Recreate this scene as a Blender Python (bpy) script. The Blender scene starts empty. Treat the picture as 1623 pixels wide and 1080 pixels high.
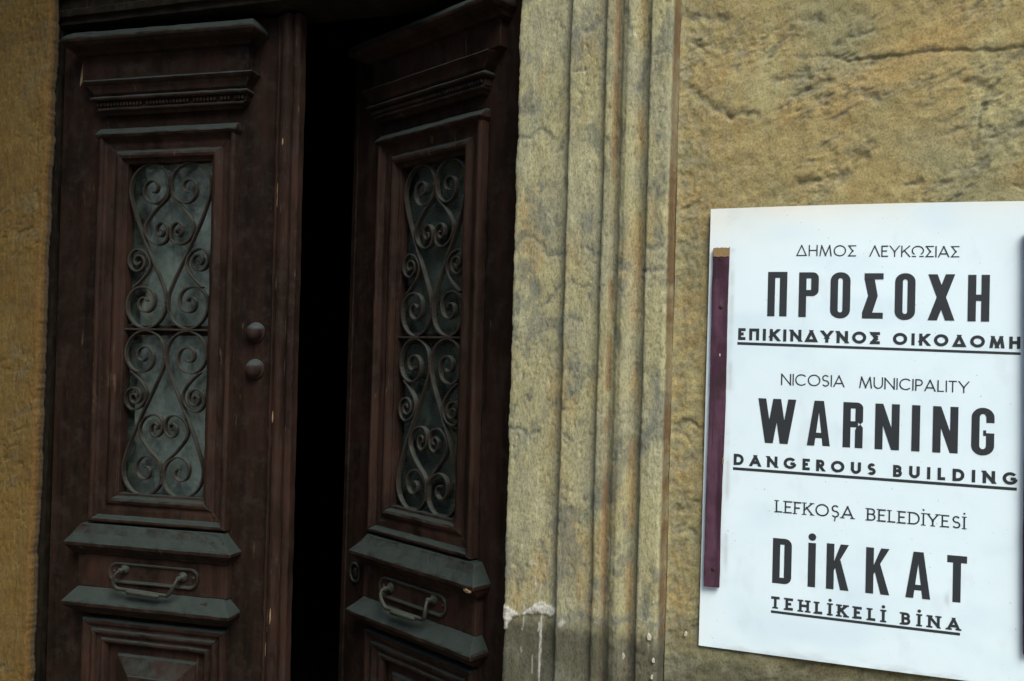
import bpy, bmesh, math, random
import numpy as np
from mathutils import Vector, Matrix
random.seed(7)
R = math.radians
scene = bpy.context.scene
COL = scene.collection

# ------------------------------------------------------------------ camera, light, exposure
cam_d = bpy.data.cameras.new('camera'); cam = bpy.data.objects.new('camera', cam_d); COL.objects.link(cam)
_R = Vector((0.9465014, 0.32143605, 0.02853026)); _U = Vector((-0.02151211, -0.02536501, 0.99944677)); _F = Vector((-0.32198189, 0.94659151, 0.01709325))
cam.matrix_world = Matrix(((_R.x, _U.x, -_F.x, 1.49788569), (_R.y, _U.y, -_F.y, -1.44302045), (_R.z, _U.z, -_F.z, 0.0), (0, 0, 0, 1)))
cam_d.sensor_width = 36.0
cam_d.lens = 1414.3106 / 1623 * 36.0
cam_d.clip_start = 0.02; cam_d.clip_end = 2000
scene.camera = cam

SUN_EL, SUN_AZ = R(50), R(140)       # azimuth measured clockwise from +y (north)
world = bpy.data.worlds.new('World'); scene.world = world; world.use_nodes = True
wn = world.node_tree.nodes; wl = world.node_tree.links
bg = wn['Background']
sky = wn.new('ShaderNodeTexSky'); sky.sky_type = 'NISHITA'; sky.sun_disc = False
sky.sun_elevation = SUN_EL; sky.sun_rotation = SUN_AZ
wl.new(sky.outputs[0], bg.inputs[0]); bg.inputs[1].default_value = 0.10
sun_d = bpy.data.lights.new('sun', 'SUN'); sun_d.energy = 1.3; sun_d.angle = R(35); sun_d.color = (0.97, 0.97, 0.93)
sun = bpy.data.objects.new('sun', sun_d); COL.objects.link(sun)
_d = Vector((math.sin(SUN_AZ)*math.cos(SUN_EL), math.cos(SUN_AZ)*math.cos(SUN_EL), math.sin(SUN_EL)))
sun.rotation_euler = _d.to_track_quat('Z', 'Y').to_euler()
scene.view_settings.view_transform = 'Standard'; scene.view_settings.look = 'None'
scene.view_settings.gamma = 1.0; scene.view_settings.use_curve_mapping = False
scene.view_settings.exposure = 1.78

# ------------------------------------------------------------------ numpy noise
def _hash(ix, iy, seed):
    h = (ix.astype(np.int64)*374761393 + iy.astype(np.int64)*668265263 + seed*1442695041) & 0xffffffff
    h = ((h ^ (h >> 13))*1274126177) & 0xffffffff
    return ((h ^ (h >> 16)) & 0xffff)/65535.0
def vnoise(x, y, seed=0):
    ix = np.floor(x); iy = np.floor(y); fx = x-ix; fy = y-iy
    ang = lambda a, b: _hash(a, b, seed)*2*np.pi
    def g(a, b, dx, dy):
        t = ang(a, b); return np.cos(t)*dx+np.sin(t)*dy
    u = fx*fx*fx*(fx*(fx*6-15)+10); v = fy*fy*fy*(fy*(fy*6-15)+10)
    a = g(ix, iy, fx, fy); b = g(ix+1, iy, fx-1, fy); c = g(ix, iy+1, fx, fy-1); d = g(ix+1, iy+1, fx-1, fy-1)
    return ((a*(1-u)+b*u)*(1-v)+(c*(1-u)+d*u)*v)*1.5
def fbm(x, y, octv=4, seed=0, gain=.5):
    s = 0; a = 1; f = 1; n = 0
    for i in range(octv):
        s = s+a*vnoise(x*f, y*f, seed+i*17); n += a; a *= gain; f *= 2.03
    return s/n*1.6
def sstep(a, b, x):
    t = np.clip((x-a)/(b-a), 0, 1); return t*t*(3-2*t)
def dist_poly(x, z, pts):
    """distance to a polyline and signed side (positive below it)"""
    best = np.full(x.shape, 1e9); side = np.zeros(x.shape)
    for (x0, z0), (x1, z1) in zip(pts[:-1], pts[1:]):
        dx, dz = x1-x0, z1-z0; L = dx*dx+dz*dz
        t = np.clip(((x-x0)*dx+(z-z0)*dz)/L, 0, 1)
        px = x-(x0+t*dx); pz = z-(z0+t*dz); d = np.hypot(px, pz)
        m = d < best; best = np.where(m, d, best); side = np.where(m, -pz, side)
    return best, side
def in_poly(x, z, pts):
    r = np.zeros(x.shape, bool)
    for i in range(len(pts)):
        (x0, z0), (x1, z1) = pts[i], pts[(i+1) % len(pts)]
        if z0 == z1: continue
        c = ((z0 > z) != (z1 > z)) & (x < (x1-x0)*(z-z0)/(z1-z0)+x0)
        r ^= c
    return r
def mix(a, b, t): return a*(1-t[..., None])+np.asarray(b)*t[..., None]

# ------------------------------------------------------------------ materials
def new_mat(name):
    m = bpy.data.materials.new(name); m.use_nodes = True
    nt = m.node_tree; return m, nt.nodes, nt.links, nt.nodes['Principled BSDF']
def mathn(n, l, op, a, b=None, clamp=False):
    m = n.new('ShaderNodeMath'); m.operation = op; m.use_clamp = clamp
    for i, v in enumerate((a, b)):
        if v is None: continue
        if hasattr(v, 'links') or hasattr(v, 'node'): l.new(v, m.inputs[i])
        else: m.inputs[i].default_value = v
    return m.outputs[0]
def noise(n, l, vec, scale, detail=6, rough=.6, stretch=None, dist=0):
    if stretch:
        mp = n.new('ShaderNodeMapping'); mp.inputs['Scale'].default_value = stretch; l.new(vec, mp.inputs[0]); vec = mp.outputs[0]
    t = n.new('ShaderNodeTexNoise'); t.inputs['Scale'].default_value = scale; t.inputs['Detail'].default_value = detail
    t.inputs['Roughness'].default_value = rough; t.inputs['Distortion'].default_value = dist
    l.new(vec, t.inputs['Vector']); return t.outputs[0]
def ramp(n, l, fac, a, b):
    r = n.new('ShaderNodeMapRange'); r.interpolation_type = 'SMOOTHSTEP'; l.new(fac, r.inputs[0])
    r.inputs[1].default_value = a; r.inputs[2].default_value = b; return r.outputs[0]
def mixc(n, l, fac, a, b, mode='MIX'):
    m = n.new('ShaderNodeMix'); m.data_type = 'RGBA'; m.blend_type = mode
    if hasattr(fac, 'node'): l.new(fac, m.inputs[0])
    else: m.inputs[0].default_value = fac
    for i, v in ((6, a), (7, b)):
        if hasattr(v, 'node'): l.new(v, m.inputs[i])
        else: m.inputs[i].default_value = (*v, 1)
    return m.outputs[2]
def bump(n, l, h, strength, dist, normal=None):
    b = n.new('ShaderNodeBump'); b.inputs['Strength'].default_value = strength; b.inputs['Distance'].default_value = dist
    l.new(h, b.inputs['Height'])
    if normal is not None: l.new(normal, b.inputs['Normal'])
    return b.outputs[0]

def stucco_material(name, stretch, pit=.5, bs=1.0):
    m, n, l, p = new_mat(name)
    at = n.new('ShaderNodeAttribute'); at.attribute_name = 'Col'
    tc = n.new('ShaderNodeTexCoord').outputs['Object']
    fine = noise(n, l, tc, 330, 5, .75, stretch)
    mid = noise(n, l, tc, 70, 6, .65, stretch, .4)
    c = mixc(n, l, ramp(n, l, fine, .44, .64), at.outputs['Color'], (.64, .62, .57), 'MULTIPLY')
    c = mixc(n, l, ramp(n, l, mid, .45, .75), c, (.80, .79, .77), 'MULTIPLY')
    light = ramp(n, l, noise(n, l, tc, 170, 4, .6, stretch), .6, .8)
    c = mixc(n, l, mathn(n, l, 'MULTIPLY', light, .8), c, mixc(n, l, 1.0, c, (1.55, 1.5, 1.4), 'MULTIPLY'))
    spk = noise(n, l, tc, 420, 2, .5, (1, 1, .55))
    c = mixc(n, l, mathn(n, l, 'MULTIPLY', ramp(n, l, spk, .66, .74), pit), c, (.06, .06, .05))
    l.new(c, p.inputs['Base Color'])
    p.inputs['Roughness'].default_value = .92; p.inputs['Specular IOR Level'].default_value = .2
    h = mathn(n, l, 'ADD', mathn(n, l, 'MULTIPLY', fine, .5), mathn(n, l, 'MULTIPLY', mid, 1.0))
    l.new(bump(n, l, h, bs, .0030), p.inputs['Normal'])
    return m
M = {}
M['stucco'] = stucco_material('stucco', (1, 1, .8), .45, .6)
M['surround'] = stucco_material('surround_plaster', (1, 1, .45), .6)

def wood_material(name, base, worn, dust, dust_amt=1.0, chips=.5, tan=(.065, .045, .026), edge=(.050, .038, .030)):
    m, n, l, p = new_mat(name)
    tc = n.new('ShaderNodeTexCoord').outputs['Object']
    geo = n.new('ShaderNodeNewGeometry')
    sep = n.new('ShaderNodeSeparateXYZ'); l.new(geo.outputs['Normal'], sep.inputs[0])
    grain = noise(n, l, tc, 40, 6, .6, (1, 1, .08))
    blot = noise(n, l, tc, 13, 7, .68, (1, 1, .3))
    c = mixc(n, l, ramp(n, l, blot, .38, .62), base, worn)
    c = mixc(n, l, mathn(n, l, 'MULTIPLY', ramp(n, l, grain, .48, .68), .7), c, tuple(v*.45 for v in base))
    # thin grey film of dust in blotches
    film = mathn(n, l, 'MULTIPLY', ramp(n, l, noise(n, l, tc, 24, 8, .8), .46, .66), .6)
    c = mixc(n, l, film, c, (.026, .0190, .0145))
    # flaked paint showing pale wood, long vertical flakes
    fl = noise(n, l, tc, 55, 5, .7, (1, 1, .16), .6)
    c = mixc(n, l, mathn(n, l, 'MULTIPLY', ramp(n, l, fl, .64, .69), chips), c, tan)
    sp = noise(n, l, tc, 300, 2, .5)
    c = mixc(n, l, mathn(n, l, 'MULTIPLY', ramp(n, l, sp, .72, .78), .5), c, (.09, .075, .06))
    bv = n.new('ShaderNodeBevel'); bv.samples = 4; bv.inputs['Radius'].default_value = .0028
    dp = n.new('ShaderNodeVectorMath'); dp.operation = 'DOT_PRODUCT'; l.new(bv.outputs[0], dp.inputs[0]); l.new(geo.outputs['Normal'], dp.inputs[1])
    wear = mathn(n, l, 'MULTIPLY', ramp(n, l, dp.outputs['Value'], .985, .90), ramp(n, l, noise(n, l, tc, 34, 7, .75), .42, .62))
    c = mixc(n, l, mathn(n, l, 'MULTIPLY', wear, .6), c, edge)
    # settled dust on every face that looks up
    up = ramp(n, l, mathn(n, l, 'ADD', sep.outputs['Z'], mathn(n, l, 'MULTIPLY', mathn(n, l, 'SUBTRACT', noise(n, l, tc, 30, 6, .7), .5), .9)), .22, .62)
    gap = ramp(n, l, noise(n, l, tc, 60, 5, .7, (.35, 1, 1)), .72, .62)
    dcol = mixc(n, l, noise(n, l, tc, 26, 6, .7), tuple(v*.6 for v in dust), tuple(v*1.3 for v in dust))
    c = mixc(n, l, mathn(n, l, 'MULTIPLY', mathn(n, l, 'MULTIPLY', up, gap), dust_amt), c, dcol)
    l.new(c, p.inputs['Base Color'])
    l.new(mathn(n, l, 'ADD', mathn(n, l, 'MULTIPLY', blot, .25), .58), p.inputs['Roughness'])
    p.inputs['Specular IOR Level'].default_value = .06
    crk = ramp(n, l, noise(n, l, tc, 90, 3, .6, (1, 1, .07), .8), .64, .72)
    h = mathn(n, l, 'SUBTRACT', mathn(n, l, 'MULTIPLY', noise(n, l, tc, 130, 6, .7, (1, 1, .3)), .8), mathn(n, l, 'MULTIPLY', crk, 1.2))
    l.new(bump(n, l, h, .55, .0012), p.inputs['Normal'])
    return m
DUST = (.026, .0325, .0275)
M['door'] = wood_material('door_paint', (.0080, .0050, .0030), (.0180, .0086, .0054), DUST)
M['door_pale'] = wood_material('door_paint_faded', (.0130, .0068, .0042), (.029, .0140, .0090), DUST, chips=.7)
M['frame'] = wood_material('frame_wood', (.0075, .0058, .0034), (.012, .009, .0052), (.028, .032, .025), .8, .25)
M['batten'] = wood_material('batten_paint', (.046, .019, .030), (.092, .044, .060), (.13, .10, .12), .3, .5, (.13, .10, .10))
def flat(name, c, rough=.6, spec=.4, metal=0, var=.25, scale=30):
    m, n, l, p = new_mat(name)
    tc = n.new('ShaderNodeTexCoord').outputs['Object']
    nz = noise(n, l, tc, scale, 6, .65)
    l.new(mixc(n, l, nz, tuple(v*(1-var) for v in c), tuple(min(1, v*(1+var)) for v in c)), p.inputs['Base Color'])
    p.inputs['Roughness'].default_value = rough; p.inputs['Specular IOR Level'].default_value = spec; p.inputs['Metallic'].default_value = metal
    l.new(bump(n, l, noise(n, l, tc, scale*8, 4, .6), .3, .0006), p.inputs['Normal'])
    return m
M['iron'] = wood_material('grille_iron', (.019, .0160, .0120), (.034, .029, .022), (.050, .055, .045), .7, .3, (.07, .04, .02))
M['brass'] = wood_material('old_brass', (.016, .017, .011), (.028, .028, .019), (.042, .048, .038), .8, .3, (.09, .075, .03))
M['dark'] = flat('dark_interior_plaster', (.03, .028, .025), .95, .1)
M['floor'] = flat('floor_stone', (.26, .24, .20), .9, .2, 0, .3, 6)
M['bare'] = flat('bare_wood', (.20, .13, .065), .8, .2, 0, .5, 60)
M['ochrewood'] = flat('bare_batten_end', (.22, .14, .06), .85, .2, 0, .6, 120)
M['nail'] = flat('rusty_nail', (.035, .018, .012), .7, .4, .4)
M['ground'] = flat('street_paving', (.30, .28, .25), .95, .2, 0, .3, 3)
M['lime'] = flat('pale_plaster', (.40, .36, .27), .95, .1, 0, .35, 90)
M['far'] = flat('ochre_plaster', (.21, .155, .062), .95, .1, 0, .4, 14)
M['pale'] = flat('pale_street_plaster', (.42, .38, .30), .95, .1, 0, .12, 2)
M['shutter'] = flat('shutter_paint', (.07, .1, .09), .6)
M['ink'] = flat('black_ink', (.024, .026, .027), .45, .35, 0, .2, 40)

def curtain_material():
    m, n, l, p = new_mat('curtain_cloth')
    tc = n.new('ShaderNodeTexCoord').outputs['Object']
    a = noise(n, l, tc, 11, 6, .65, (1, 1, .5))
    c = mixc(n, l, ramp(n, l, a, .36, .66), (.06, .075, .056), (.80, .88, .70))
    l.new(c, p.inputs['Base Color']); p.inputs['Roughness'].default_value = .9
    l.new(bump(n, l, noise(n, l, tc, 40, 5, .6), .4, .002), p.inputs['Normal'])
    return m
M['curtain'] = curtain_material()
def glass_material():
    m, n, l, p = new_mat('dusty_glass')
    out = n['Material Output']; n.remove(p)
    tr = n.new('ShaderNodeBsdfTransparent'); gl = n.new('ShaderNodeBsdfGlossy'); gl.inputs['Roughness'].default_value = .04
    di = n.new('ShaderNodeBsdfDiffuse'); di.inputs[0].default_value = (.130, .165, .130, 1)
    fr = n.new('ShaderNodeFresnel'); fr.inputs[0].default_value = 1.5
    tc = n.new('ShaderNodeTexCoord').outputs['Object']
    a = n.new('ShaderNodeMixShader'); l.new(fr.outputs[0], a.inputs[0]); l.new(tr.outputs[0], a.inputs[1]); l.new(gl.outputs[0], a.inputs[2])
    b = n.new('ShaderNodeMixShader'); l.new(mathn(n, l, 'MULTIPLY', ramp(n, l, noise(n, l, tc, 18, 8, .7), .3, .7), .32), b.inputs[0])
    l.new(a.outputs[0], b.inputs[1]); l.new(di.outputs[0], b.inputs[2]); l.new(b.outputs[0], out.inputs['Surface'])
    bp = bump(n, l, noise(n, l, tc, 9, 2, .5), .25, .01)
    l.new(bp, gl.inputs['Normal'])
    return m
M['glass'] = glass_material()
def sign_material():
    m, n, l, p = new_mat('sign_board')
    at = n.new('ShaderNodeAttribute'); at.attribute_name = 'Col'
    tc = n.new('ShaderNodeTexCoord').outputs['Object']
    c = at.outputs['Color']
    c = mixc(n, l, ramp(n, l, noise(n, l, tc, 9, 8, .7), .45, .8), c, (.93, .945, .955), 'MULTIPLY')
    sm = mathn(n, l, 'MULTIPLY', ramp(n, l, noise(n, l, tc, 30, 8, .75, None, .5), .66, .8), .3)
    c = mixc(n, l, sm, c, (.5, .51, .5))
    dots = mathn(n, l, 'MULTIPLY', ramp(n, l, noise(n, l, tc, 260, 1, .4), .76, .80), .6)
    c = mixc(n, l, dots, c, (.3, .3, .27))
    l.new(c, p.inputs['Base Color']); p.inputs['Roughness'].default_value = .42; p.inputs['Specular IOR Level'].default_value = .35
    l.new(bump(n, l, noise(n, l, tc, 14, 3, .5), .2, .003), p.inputs['Normal'])
    return m
M['sign'] = sign_material()

# ------------------------------------------------------------------ object helpers
def link(name, me, parent=None, mat=None, smooth=False):
    o = bpy.data.objects.new(name, me); COL.objects.link(o)
    if mat is not None: me.materials.append(mat)
    if smooth: me.polygons.foreach_set('use_smooth', [True]*len(me.polygons))
    if parent is not None: o.parent = parent
    return o
def empty(name, loc, label, cat, group=None):
    o = bpy.data.objects.new(name, None); COL.objects.link(o); o.location = loc; o.empty_display_size = .1
    o['label'] = label; o['category'] = cat
    if group: o['group'] = group
    return o
def bm_obj(name, bm, mat, parent=None, bevel=0, smooth=False, recalc=True):
    if recalc: bmesh.ops.recalc_face_normals(bm, faces=bm.faces)
    me = bpy.data.meshes.new(name); bm.to_mesh(me); bm.free()
    o = link(name, me, parent, mat, smooth)
    if bevel:
        b = o.modifiers.new('bevel', 'BEVEL'); b.width = bevel; b.segments = 2; b.limit_method = 'ANGLE'; b.angle_limit = R(28)
    return o
def box_bm(bm, x0, x1, y0, y1, z0, z1):
    v = [bm.verts.new((x, y, z)) for x in (x0, x1) for y in (y0, y1) for z in (z0, z1)]
    for f in ((0, 1, 3, 2), (4, 6, 7, 5), (0, 4, 5, 1), (2, 3, 7, 6), (0, 2, 6, 4), (1, 5, 7, 3)): bm.faces.new([v[i] for i in f])
    return v
def box(name, x0, x1, y0, y1, z0, z1, mat, parent=None, bevel=0):
    bm = bmesh.new(); box_bm(bm, x0, x1, y0, y1, z0, z1); return bm_obj(name, bm, mat, parent, bevel)
def wobble(bm, amp, seed=0, scale=28):
    co = np.array([v.co[:] for v in bm.verts])
    if len(co) == 0: return
    a = fbm(co[:, 0]*scale+co[:, 1]*11, co[:, 2]*scale, 3, seed); b = fbm(co[:, 0]*scale+31, co[:, 2]*scale+co[:, 1]*9, 3, seed+5)
    a = a+.5*fbm(co[:, 0]*150, co[:, 2]*150+co[:, 1]*60, 2, seed+3); b = b+.5*fbm(co[:, 0]*150+4, co[:, 2]*150, 2, seed+4)
    c = fbm(co[:, 0]*scale*1.3-17, co[:, 2]*scale+co[:, 1]*13, 3, seed+9)
    for v, p, q, r in zip(bm.verts, a, b, c): v.co += Vector((p, q, r))*amp

def loft_rings(bm, rings, closed=True):
    """rings: list of equal-length point lists"""
    vs = [[bm.verts.new(p) for p in r] for r in rings]
    n = len(vs[0])
    for a, b in zip(vs[:-1], vs[1:]):
        for i in range(n if closed else n-1):
            j = (i+1) % n; bm.faces.new((a[i], a[j], b[j], b[i]))
    return vs
def sweep_grid(name, P, colors, mat, parent=None, flip=False):
    """P: (n,m,3) grid of points, colors (n,m,3)"""
    n, m = P.shape[:2]
    idx = np.arange(n*m).reshape(n, m)
    q = np.stack([idx[:-1, :-1], idx[1:, :-1], idx[1:, 1:], idx[:-1, 1:]], -1).reshape(-1, 4)
    if flip: q = q[:, ::-1]
    me = bpy.data.meshes.new(name)
    me.vertices.add(n*m); me.vertices.foreach_set('co', P.reshape(-1).astype(np.float32))
    me.loops.add(q.size); me.loops.foreach_set('vertex_index', q.reshape(-1).astype(np.int32))
    me.polygons.add(len(q)); me.polygons.foreach_set('loop_start', np.arange(0, q.size, 4, dtype=np.int32))
    me.polygons.foreach_set('loop_total', np.full(len(q), 4, np.int32))
    me.polygons.foreach_set('use_smooth', np.ones(len(q), bool))
    me.update(calc_edges=True)
    if colors is not None:
        ca = me.color_attributes.new('Col', 'FLOAT_COLOR', 'POINT')
        c4 = np.concatenate([np.clip(colors, .004, .95), np.ones((n, m, 1))], -1)
        ca.data.foreach_set('color', c4.reshape(-1).astype(np.float32))
    return link(name, me, parent, mat)
def axis(parts):
    """parts: [(start, end, step)...] joined"""
    out = []
    for a, b, s in parts: out.append(np.linspace(a, b, max(1, int(round((b-a)/s))), endpoint=False))
    out.append(np.array([parts[-1][1]])); return np.concatenate(out)

# ------------------------------------------------------------------ ground and street
bm = bmesh.new(); box_bm(bm, -300, 300, -300, 300, -1.75, -1.70)
g = bm_obj('ground', bm, M['ground']); g['kind'] = 'structure'
bm = bmesh.new(); box_bm(bm, -12, 14, -1.25, -.001, -1.699, -1.60)
g = bm_obj('pavement', bm, M['floor'], None, .01); g['kind'] = 'structure'

# ------------------------------------------------------------------ the old house
house = empty('old_house', (0.5, 0, -1.6), 'weathered house front of flaking ochre plaster around the double door', 'building')
def keep(o):            # children of the house keep world coordinates
    o.matrix_parent_inverse = Matrix.Translation((-0.5, 0, 1.6)); return o

CR = [[(1.454, .479), (1.4775, .476), (1.5051, .478), (1.5358, .4658), (1.5627, .4701), (1.5981, .4688), (1.6272, .4711), (1.6643, .4743), (1.6981, .4705), (1.7396, .4658), (1.80, .4700), (1.9, .465)]]
GO = [([(1.5186, .4916), (1.5381, .5012), (1.5693, .5081)], .006), ([(1.4693, .279), (1.5123, .284), (1.5423, .2942), (1.551, .3115), (1.5657, .3189)], .005),
      ([(1.7092, .3185), (1.7143, .3415), (1.7206, .3782), (1.727, .4025), (1.7405, .417)], .0035), ([(1.2843, .5564), (1.3113, .5538), (1.348, .5469)], .008),
      ([(1.3024, .5084), (1.3126, .5025), (1.3341, .5091)], .004), ([(1.3616, .3904), (1.4004, .3931)], .006), ([(1.3043, .4314), (1.3282, .4111), (1.3583, .3906)], .007),
      ([(1.4601, .4142), (1.4909, .4268), (1.5061, .4339)], .006), ([(1.6195, .2706), (1.6424, .2754)], .004), ([(1.7647, .2655), (1.7763, .2645)], .004),
      ([(1.4312, .441), (1.475, .446)], .008), ([(1.5609, .4107), (1.5788, .403)], .007), ([(1.6963, .4186), (1.7212, .4184)], .007), ([(1.4763, .5314), (1.4917, .5332)], .008),
      ([(1.288, -.1149), (1.298, -.0995), (1.3126, -.0958), (1.3246, -.107), (1.336, -.1049)], .0035), ([(1.2951, -.2776), (1.311, -.2687), (1.3228, -.2721)], .003)]
OCHRE = np.array((.34, .255, .108)); OLIVE = np.array((.285, .245, .125)); GREY = np.array((.150, .145, .108)); ORANGE = np.array((.40, .245, .085))
DARKB = np.array((.10, .094, .058)); PALE = np.array((.40, .345, .17))
def wall_height(x, z):
    ca, sa = math.cos(R(28)), math.sin(R(28)); u = x*ca+z*sa; v = -x*sa+z*ca
    big = fbm(u*5, v*9, 3, 3)
    rough = sstep(-.15, .35, fbm(u*5.5, v*12, 4, 21)+.15*fbm(x*40, z*40, 2, 5))
    fine = fbm(u*55, v*110, 4, 8, .6)
    pits = -np.clip(fbm(u*34, v*80, 3, 61)-.18, 0, 1)
    h = .0035*big+.0007*fbm(x*60, z*60, 3, 14)+rough*(.0018*fine+.0046*pits)+.0022*fbm(u*13, v*26, 3, 71)
    return h, rough, u, v, pits
def wall_features(x, z, h, dirt):
    for pts in CR:
        m = (z > .2) & (z < .6)
        d, s = dist_poly(x, z+.003*fbm(x*60, z*60, 3, 77), pts)
        below = np.clip(s, 0, 1)
        fade = sstep(1.45, 1.56, x)
        h = h-.0032*fade*sstep(-.001, .002, s)*np.exp(-below/.055)*(d < .3)
        k = np.exp(-(d/(.003+.002*sstep(-.4,.4,fbm(x*50, z*50, 3, 91))))**2)*sstep(1.445, 1.47, x)*sstep(-.75, .1, fbm(x*38, z*38, 3, 92)); h = h-.0016*k; dirt = np.maximum(dirt, k*.75)
        dirt = np.maximum(dirt, .62*fade*(s > 0)*np.exp(-below/.022)*sstep(-.5, .4, fbm(x*30, z*60, 3, 90)))
    for pts, w in GO:
        jx = .004*fbm(x*70, z*70, 3, 31); jz = .004*fbm(x*70+9, z*70, 3, 32)
        d, s = dist_poly(x+jx, z+jz, pts)
        k = np.exp(-(d/w)**2); h = h-.0032*k; dirt = np.maximum(dirt, k*.85*sstep(-.7, .2, fbm(x*80, z*80, 3, 34)))
    return h, dirt
def wall_color(x, z, left=False):
    h, rough, u, v, pits = wall_height(x, z)
    dirt = .62*rough*sstep(.05, .5, fbm(u*14, v*34, 4, 41)+.5*fbm(x*70, z*70, 3, 42))
    dirt = np.maximum(dirt, np.clip(-pits*rough*2.3, 0, .8))
    if not left: h, dirt = wall_features(x, z, h, dirt)
    c = np.empty(x.shape+(3,)); c[:] = OCHRE
    c = mix(c, OLIVE, sstep(-.2, .5, fbm(x*4, z*5, 3, 51)))
    c = mix(c, ORANGE, .45*sstep(.0, .6, fbm(u*6, v*10, 4, 52)))
    c = mix(c, PALE, .6*sstep(.1, .6, fbm(x*10, z*3, 4, 53)))
    c = c*(1+.16*fbm(x*50, z*50, 4, 54))[..., None]
    if left:
        c = mix(c, np.array((.36, .20, .055)), np.full(x.shape, .62))
        c = mix(c, np.array((.40, .29, .13)), .6*sstep(.05, .5, fbm(x*9, z*12, 4, 58)))
        dirt = dirt*.8
    c = mix(c, GREY, np.clip(dirt*.72, 0, 1))
    return h, c

# right wall --------------------------------------------------------
XW = 1.2815
xs = axis([(XW, 1.40, .0019), (1.40, 1.84, .0021), (1.84, 2.5, .005), (2.5, 5.0, .12)])
zs = axis([(-1.60, -.75, .03), (-.75, -.42, .0024), (-.42, .22, .0028), (.22, .70, .0020), (.70, 1.3, .006), (1.3, 4.2, .15)])
X, Z = np.meshgrid(xs, zs, indexing='ij')
h, c = wall_color(X, Z)
near = np.exp(-(X-XW)/.07)            # greyish roughcast run beside the surround
rg = sstep(-.35, .4, fbm(X*60, Z*45, 4, 66))
h = h+near*.0016*fbm(X*110, Z*90, 3, 67)+.006*np.exp(-(X-XW)/.006)
c = mix(c, GREY*1.25, near*.62*rg)
c = mix(c, OLIVE*.95, near*.4)
low = .85*sstep(-.39, -.49, Z+.022*fbm(X*18, Z*18, 3, 68))
lowc = .8*mix(np.broadcast_to(DARKB*1.15, c.shape).copy(), np.array((.19, .175, .12)), sstep(-.1, .6, fbm(X*22, Z*26, 5, 69)))
c = c*(1-low[..., None])+lowc*low[..., None]
c = c*np.array((.89, .91, .87))
P = np.stack([X, -h, Z], -1)
keep(sweep_grid('wall', P, c, M['stucco'], house))

# right-hand moulded surround ----------------------------------------
prof = [(1.062, .022), (1.0105, .022), (1.0066, .017), (1.0062, .004), (1.0080, -.004), (1.012, -.0055), (1.100, -.0055), (1.1022, -.006), (1.1026, -.0185), (1.104, -.0205),
        (1.162, -.0205), (1.1645, -.021), (1.1652, -.030), (1.168, -.0318), (1.1775, -.032), (1.1805, -.0265), (1.184, -.0245), (1.190, -.028), (1.196, -.036), (1.204, -.0405),
        (1.212, -.0395), (1.219, -.034), (1.226, -.031), (1.233, -.0335), (1.2385, -.0375), (1.2395, -.0365), (1.2405, -.0445), (1.243, -.046), (1.270, -.0465), (1.2742, -.044), (1.2765, -.038),
        (1.2772, -.020), (1.2785, -.012), (1.2805, -.009), (1.2815, -.001), (1.2818, .012)]
def densify(pr, step):
    out = []
    for a, b in zip(pr[:-1], pr[1:]):
        L = math.hypot(b[0]-a[0], b[1]-a[1]); k = max(1, int(round(L/step)))
        for i in range(k): out.append((a[0]+(b[0]-a[0])*i/k, a[1]+(b[1]-a[1])*i/k))
    out.append(pr[-1]); return np.array(out)
SC = [([(1.006, .3724), (1.0313, .3745), (1.0509, .3846), (1.0642, .3775), (1.0711, .3661)], .0028), ([(1.1037, .4758), (1.1326, .4752)], .0016), ([(1.2412, .4837), (1.2684, .4846)], .002),
      ([(1.0064, .1785), (1.0245, .2101), (1.0431, .1987), (1.0582, .1906), (1.0652, .1732), (1.1027, .1712)], .0042), ([(1.1408, .1802), (1.1489, .1708), (1.1631, .1707)], .006),
      ([(1.1948, .152), (1.2103, .1489)], .009), ([(1.2431, .176), (1.2701, .1787)], .004), ([(1.0066, .0481), (1.012, .03)], .006),
      ([(1.0066, -.1223), (1.0261, -.1229), (1.0413, -.1316), (1.0592, -.1259)], .004), ([(1.108, -.1279), (1.121, -.1364)], .0022), ([(1.195, .045), (1.20, .02)], .006),
      ([(1.014, .415), (1.03, .42)], .007), ([(1.20, .56), (1.205, .53)], .005), ([(1.205, -.135), (1.2, -.16)], .008), ([(1.09, .12), (1.075, .10), (1.06, .085)], .004),
      ([(1.11, .125), (1.13, .117), (1.145, .12)], .0028), ([(1.13, .54), (1.15, .555)], .007), ([(1.09, .36), (1.08, .345)], .006), ([(1.095, .30), (1.1, .28)], .004),
      ([(1.235, .475), (1.225, .455), (1.222, .43)], .006), ([(1.115, .065), (1.13, .062)], .004), ([(1.24, .14), (1.27, .143)], .005), ([(1.07, -.31), (1.078, -.33)], .005)]
BAND = [(1.1094, -.4367), (1.1258, -.424), (1.1587, -.4174), (1.186, -.4221), (1.2312, -.4113), (1.2548, -.4033), (1.28, -.412)]
PATCH = [(1.0064, -.424), (1.0134, -.4232), (1.0207, -.4257), (1.0355, -.4362), (1.0496, -.4264), (1.0649, -.4123), (1.0719, -.4075), (1.0976, -.4166), (1.1005, -.424), (1.0924, -.4307), (1.0696, -.428), (1.0412, -.4342), (1.0268, -.4386), (1.017, -.4507), (1.013, -.466), (1.0064, -.462)]
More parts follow.
